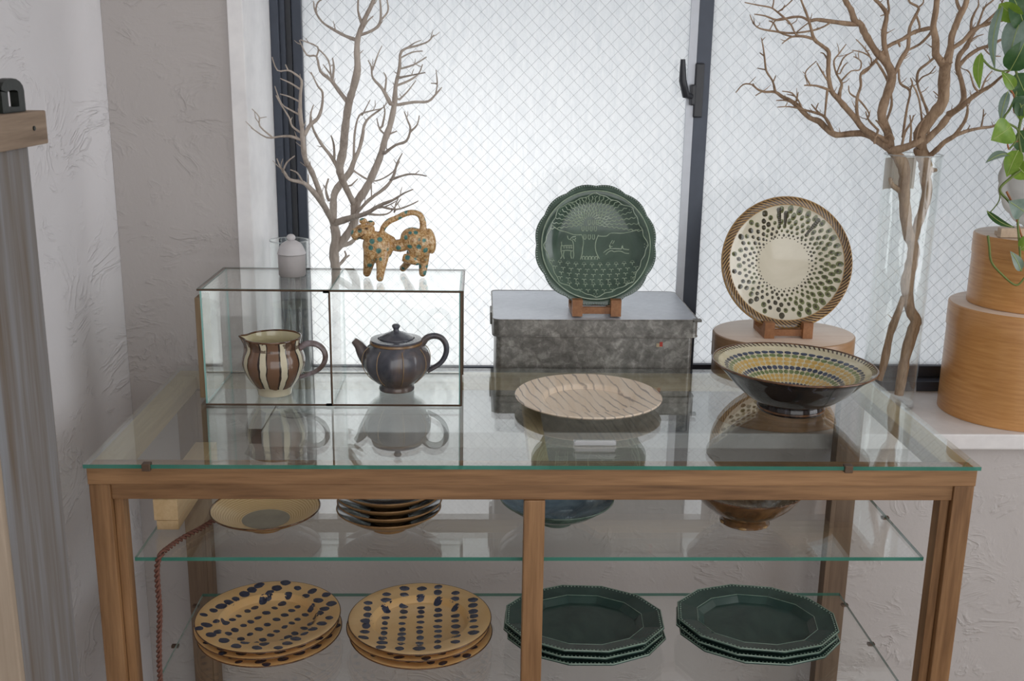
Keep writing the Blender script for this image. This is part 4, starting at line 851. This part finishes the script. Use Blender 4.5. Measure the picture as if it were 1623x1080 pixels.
# ------------------------------------------------------------------ lower shelf: spotted plates
M['mustard'] = glaze('mustard_matt_glaze', S(228, 184, 122), S(240, 202, 146), 8, .32, coat=.1); M['spotblue'] = glaze('blue_black_spot', S(46, 50, 70), S(68, 74, 98), 60, .22, coat=.2)
PR = .1225; pprof = [(0, .0030), (.072, .0034), (.0770, .0055), (.0815, .0135), (.0850, .0162), (.108, .0190), (.1195, .0210)]
def spotted(rot, seed, spacing):
    rnd = random.Random(seed); t = thing('spotted_plate', (0, 0, 0), 'x', 'plate')
    put(MB().lathe(pprof+[(.1215, .0205), (PR, .0192), (.1205, .0172), (.106, .0150), (.088, .0105), (.080, .002), (.070, 0), (0, 0)], 84), 'dish', M['mustard'], t, smooth=28)
    put(MB().tube([(.1222*math.cos(a), .1222*math.sin(a), .0195) for a in np.linspace(0, 2*PI, 85)], .0011, 6, cap=False), 'rim', M['brownrim'], t, smooth=70)
    b = MB()
    for c_ in range(-4, 5):
        yy = -.118
        while yy < .118:
            x = c_*spacing+rnd.uniform(-.001, .001); step = rnd.uniform(.0145, .0215); r_ = math.hypot(x, yy)
            s_ = rnd.uniform(.78, 1.12)*(1.2 if r_ > .078 else .95)
            if r_ < .1165:
                xx, y2 = x*math.cos(rot)-yy*math.sin(rot), x*math.sin(rot)+yy*math.cos(rot)
                spot(b, pprof, xx, y2, .0080*s_, .0064*s_*rnd.uniform(.85, 1.1), rot+rnd.uniform(-.25, .25)+(PI/2 if rnd.random() < .25 else 0), 0, .0004, 12)
            yy += step*(1.05 if r_ > .078 else 1)
    tag(put(b, 'glaze_spots', M['spotblue'], t, smooth=60), kind='stuff')
    # spots that wrap under the lip
    b = MB(); up = [(.088, .0105), (.106, .0150), (.1205, .0172), (.13, .0185)]
    for k in range(30):
        a = 2*PI*k/30+rnd.uniform(-.06, .06); v = []
        for j in range(8): q_ = 2*PI*j/8; r_ = .1135+.0045*math.sin(q_); aa = a+.045*math.cos(q_); v.append((r_*math.cos(aa), r_*math.sin(aa), zof(up, r_)-.0004))
        b.add(v, [tuple(range(7, -1, -1))])
    tag(put(b, 'underside_spots', M['spotblue'], t), kind='stuff')
    return t
for base, nm, rot0, where in (((.2045, .215), 'left', -.62, 'leftmost stack'), ((.465, .207), 'right', 0.03, 'stack by centre post')):
    pr0 = spotted(rot0, 11 if nm == 'left' else 23, .0305)
    for i, w in enumerate(('bottom', 'middle', 'topmost')):
        o = copy_tree(pr0) if i < 2 else pr0
        o.location = (base[0]+(.002, -.003, 0)[i], base[1]+(-.002, .001, 0)[i], ZL+.0004+.0122*i); o.rotation_euler.z = (1.3, .7, 0)[i]
        tag(o, 'mustard plate with blue-black spots, %s plate of the %s' % (w, where), 'plate', 'spotted mustard plates on the lower shelf')

# ------------------------------------------------------------------ lower shelf: oval faceted green plates
M['teal'] = glaze('dark_green_satin_glaze', S(44, 66, 62), S(64, 88, 82), 7, .22, coat=.2); M['tealrim'] = glaze('pale_worn_rim', S(108, 134, 120), S(146, 168, 152), 60, .3)
OA, OB = .1405, .1165
def oval_plate():
    t = thing('oval_plate', (0, 0, 0), 'x', 'plate'); n = 12
    cor = [(OA*math.cos(2*PI*(k+.5)/n), OB*math.sin(2*PI*(k+.5)/n)) for k in range(n)]
    rings = [(1.0, .0205), (1.0, .0185), (.93, .0150), (.72, .006), (.66, 0)]; top = [(.985, .0212), (.745, .0165), (.725, .0150), (.655, .0060)]
    b = MB(); allr = list(reversed(rings))+top
    for s_, z in allr: b.v += [(x*s_, y*s_, z) for x, y in cor]
    for i in range(len(allr)-1): b.f += [(i*n+k, i*n+(k+1) % n, (i+1)*n+(k+1) % n, (i+1)*n+k) for k in range(n)]
    b.f += [tuple(range((len(allr)-1)*n, len(allr)*n)), tuple(range(n-1, -1, -1))]; b.mi = [0]*len(b.f)
    put(b, 'dish', M['teal'], t, bevel=0)
    be = MB(); ln = MB()
    for k in range(n):
        p0, p1 = Vector((*cor[k], 0)), Vector((*cor[(k+1) % n], 0)); L = (p1-p0).length; m_ = max(3, int(L*.965/.0062))
        for j in range(m_): q_ = p0.lerp(p1, (j+.5)/m_)*.962; be.ball((q_.x, q_.y, .0206), (.0016, .0016, .0014), 6, 4)
    for s_, z, r_ in ((.992, .0209, .0011), (.745, .0166, .0006)):
        lp = [(x*s_, y*s_, z) for x, y in cor]; lp.append(lp[0])
        for p0, p1 in zip(lp, lp[1:]): ln.tube([p0, p1], r_, 5)
    tag(put(be, 'bead_edge', M['tealrim'], t, smooth=80), kind='stuff'); put(ln, 'worn_edge', M['tealrim'], t, smooth=70)
    return t
ov0 = oval_plate(); first = True
for base, rz, where in (((.748, .208), -.06, 'stack behind centre post'), ((1.049, .208), -.16, 'rightmost stack')):
    for i, w in enumerate(('bottom', 'middle', 'topmost')):
        o = ov0 if first else copy_tree(ov0); first = False
        o.location = (base[0]+(.003, -.002, 0)[i], base[1]+(-.002, -.001, 0)[i], ZL+.0004+.0115*i); o.rotation_euler.z = rz+(.05, -.02, 0)[i]
        tag(o, 'dark green faceted oval plate with beaded edge, %s plate of %s' % (w, where), 'plate', 'oval green plates on the lower shelf')

# ------------------------------------------------------------------ grey scalloped plate leaning on the upper box, with its wooden rest
M['greyglaze'] = glaze('warm_grey_glaze', S(132, 130, 126), S(158, 156, 150), 8, .3, coat=.1)
bz = H+.2435; rs = thing('plate_rest', (1.65, .64, bz), 'pale wooden rest under the grey scalloped plate on upper round box', 'plate stand')
MB().box(1.594, 1.70, .612, .628, bz+.0005, bz+.019).build('front_bar', M['stand_pale'], rs, bevel=.001); MB().box(1.604, 1.69, .6285, .66, bz+.0005, bz+.008).build('base', M['stand_pale'], rs, bevel=.001)
sc_c = A(1634, 292, Y=.66)
spz = bz+.0095; SR = max(.07, (sc_c.z-spz)/math.sin(math.radians(76)))
spl = thing('scalloped_plate', (1.689, .643, spz), 'plain grey scalloped plate standing on upper round box behind hanging vine', 'plate'); spl.rotation_euler = (math.radians(76), 0, 0)
def sc2(x, y, z):
    r_ = math.hypot(x, y); k = 1+.03*(abs(math.sin(9*math.atan2(y, x)))-.5)*max(0, (r_-.5*SR)/(.5*SR)); return (x*k, y*k+SR*.98, z)
put(MB().lathe([(0, .004), (SR*.62, .005), (SR*.72, .011), (SR*.97, .016), (SR, .0155), (SR*.98, .0125), (SR*.7, .006), (SR*.6, 0), (0, 0)], 108, fn=sc2), 'dish', M['greyglaze'], spl, smooth=40)

# ------------------------------------------------------------------ hanging vine
def leaf_mat(name, a, b, vein):
    n = N(name); v = n.coord(); f = n.noise(v, 45, 4, .6, .8); sp_ = n.ramp(n.noise(n.coord((1, 1, 1)), 160, 3), [(.55, 0), (.75, .35)])
    n.p(Base_Color=n.mix(sp_, n.ramp(f, [(.3, a), (.7, b)]), vein), Roughness=.32, Subsurface_Weight=0, Transmission_Weight=0)
    tl_ = n.node('ShaderNodeBsdfTranslucent'); n.set(tl_.inputs[0], tuple(min(1, x*1.6) for x in b)); mx = n.node('ShaderNodeMixShader'); mx.inputs[0].default_value = .35
    n.t.links.new(n.b.outputs[0], mx.inputs[1]); n.t.links.new(tl_.outputs[0], mx.inputs[2]); n.t.links.new(mx.outputs[0], n.out.inputs[0]); return n.m
M['lf1'] = leaf_mat('bright_green_leaf', S(92, 132, 42), S(140, 172, 70), S(176, 196, 110)); M['lf2'] = leaf_mat('dark_green_leaf', S(48, 86, 50), S(80, 116, 70), S(120, 150, 110)); M['lf3'] = leaf_mat('silvery_green_leaf', S(104, 130, 118), S(150, 168, 158), S(190, 200, 186))
M['stem'] = plain('green_vine_stem', S(104, 122, 58), .45, var=.2); M['stem2'] = plain('russet_vine_stem', S(158, 98, 58), .5, var=.2); M['midrib'] = plain('pale_leaf_vein', S(168, 186, 112), .5)
M['pot'] = plain('terracotta_pot', S(166, 104, 74), .8)
PY = .545; pc = A(1690, -210, Y=PY)
vine = thing('hanging_vine', (pc.x, PY, pc.z), 'leafy green trailing vine hanging at the right over the round boxes', 'plant')
MB().lathe([(0, 0), (.055, 0), (.06, .004), (.075, .10), (.08, .102), (.08, .118), (.072, .118), (.066, .01), (0, .01)], 48, (pc.x, PY, pc.z)).build('pot', M['pot'], vine, smooth=40)
MB().lathe([(0, .105), (.071, .104)], 32, (pc.x, PY, pc.z)).build('soil', plain('soil', S(60, 46, 36), .9), vine)
for k in range(3): a = 2*PI*k/3; MB().tube([(pc.x+.078*math.cos(a), PY+.078*math.sin(a), pc.z+.11), (pc.x, PY, 2.2), (pc.x, PY, 2.545)], .0015, 5).build('hanger_cord', M['cord'], vine)
v2 = lambda x, y, d=0: A(1480+x/4.154, y/4.154, Y=PY+d); v3 = lambda x, y, d=0: A(1480+x/3.727, 230+y/3.727, Y=PY+d)
def stem(pts, r_, m='stem'):
    p = [Vector(q_) for q_ in spline([tuple(q_) for q_ in pts], 5)]; MB().tube(p, [r_*lerp(1, .7, i/len(p)) for i in range(len(p))], 7).build('stem', M[m], vine, smooth=70)
top = Vector((pc.x-.05, PY-.02, pc.z+.118)); lip = Vector((pc.x-.085, PY-.03, pc.z+.10))
stem([top, lip, v2(560, -150), v2(545, 0), v2(590, 120), v2(510, 220), v2(500, 380), v2(545, 480), v2(540, 620), v2(500, 720), v2(460, 790), v2(550, 850), v2(545, 920), v2(495, 985)], .0028)
stem([v2(590, 120), v2(640, 300), v2(620, 620), v2(560, 860), v3(520, 120), v3(470, 180), v3(390, 260), v3(440, 330), v3(490, 400), v3(497, 480), v3(508, 620), v3(515, 745)], .0030)
stem([v3(390, 260), v3(385, 330), v3(332, 400)], .0014); stem([v3(430, 275), v3(470, 360), v3(490, 440), v3(520, 540), v3(560, 640)], .0022, 'stem2')
stem([v3(320, 535), v3(328, 600), v3(340, 690), v3(400, 762), v3(485, 828), v3(540, 780), v3(600, 700)], .0024)
stem([v2(310, 375), v2(370, 440), v2(440, 468), v2(500, 462)], .0022); stem([v2(505, 590), v2(530, 640), v2(530, 740), v2(600, 760)], .0018, 'stem2'); stem([v2(495, 985), v2(490, 940), v2(560, 925), v2(600, 830)], .0018, 'stem2')
stem([v2(460, 790), v2(480, 750), v2(540, 650)], .0016)
def leaf(pb, pt, w, mat, roll=0, sag=.12, cup=.18):
    pb, pt = Vector(pb), Vector(pt); d = pt-pb; L = d.length; t = d.normalized(); view = (CAM-pb).normalized()
    s_ = t.cross(view).normalized(); nrm = s_.cross(t).normalized(); R_ = Matrix.Rotation(roll, 3, t); s_ = R_ @ s_; nrm = R_ @ nrm
    n = 10; b = MB(); v = []; f = []; w *= 1.25
    for i in range(n+1):
        u = i/n; ww = w*.5*(math.sin(PI*min(1, u**.72))**.8)*(1 if u < .6 else (1-((u-.6)/.4)**2*.35)) if 0 < i < n else 0
        c = pb+t*(L*u)+nrm*(sag*L*math.sin(PI*u))
        for k in (-1, -.5, 0, .5, 1): v.append(c+s_*ww*k+nrm*(cup*ww*abs(k)))
    for i in range(n):
        for k in range(4): f.append((i*5+k, i*5+k+1, (i+1)*5+k+1, (i+1)*5+k))
    lo = b.add(v, f).build('leaf', M[mat], vine, smooth=80)
    MB().tube([Vector(v[i*5+2])+nrm*.0003 for i in range(n)], .0007, 5).build('midrib', M['midrib'], lo, smooth=80)
for a in ((v2(312, 345), v2(303, 588), .016, 'lf1', .5), (v2(500, 468), v2(610, 250, -.02), .036, 'lf2', .15), (v2(455, 20), v2(405, 470), .018, 'lf3', .7), (v2(430, 25), v2(600, 130), .030, 'lf1', .4), (v2(590, 90), v2(490, 430), .036, 'lf3', .3),
          (v2(530, 590), v2(445, 470), .018, 'lf1', .3), (v2(490, 600), v2(440, 805), .014, 'lf3', .3), (v2(510, 830, -.01), v2(375, 925, -.02), .042, 'lf1', -.2), (v2(500, 1015), v2(338, 1075, -.02), .018, 'lf3', .8), (v3(500, 30, -.01), v3(430, 190, -.015), .026, 'lf1', .1),
          (v2(545, 480), v2(620, 650), .036, 'lf2', .1), (v2(530, 740), v2(640, 640), .034, 'lf2', .2), (v3(535, 395), v3(440, 330, -.02), .034, 'lf3', .1), (v3(312, 388), v3(482, 488), .012, 'lf2', .6), (v3(515, 745), v3(450, 625), .016, 'lf3', .4), (v3(470, 95), v3(575, 200, .01), .03, 'lf1', .2),
          (v2(600, 200), v2(500, -60), .034, 'lf2', .3), (v2(590, 20), v2(690, 190), .036, 'lf1', .2), (v2(640, 300), v2(720, 480), .036, 'lf2', .2), (v2(620, 620), v2(570, 800), .030, 'lf1', .5), (v2(620, 620), v2(730, 780), .034, 'lf3', .1), (v2(560, 860), v2(670, 1010), .034, 'lf2', .2), (v2(560, -150), v2(480, -40), .03, 'lf1', .3), (v2(590, 760), v2(545, 640), .026, 'lf2', .4), (v3(508, 620), v3(600, 520), .026, 'lf1', .3)):
    leaf(*a)
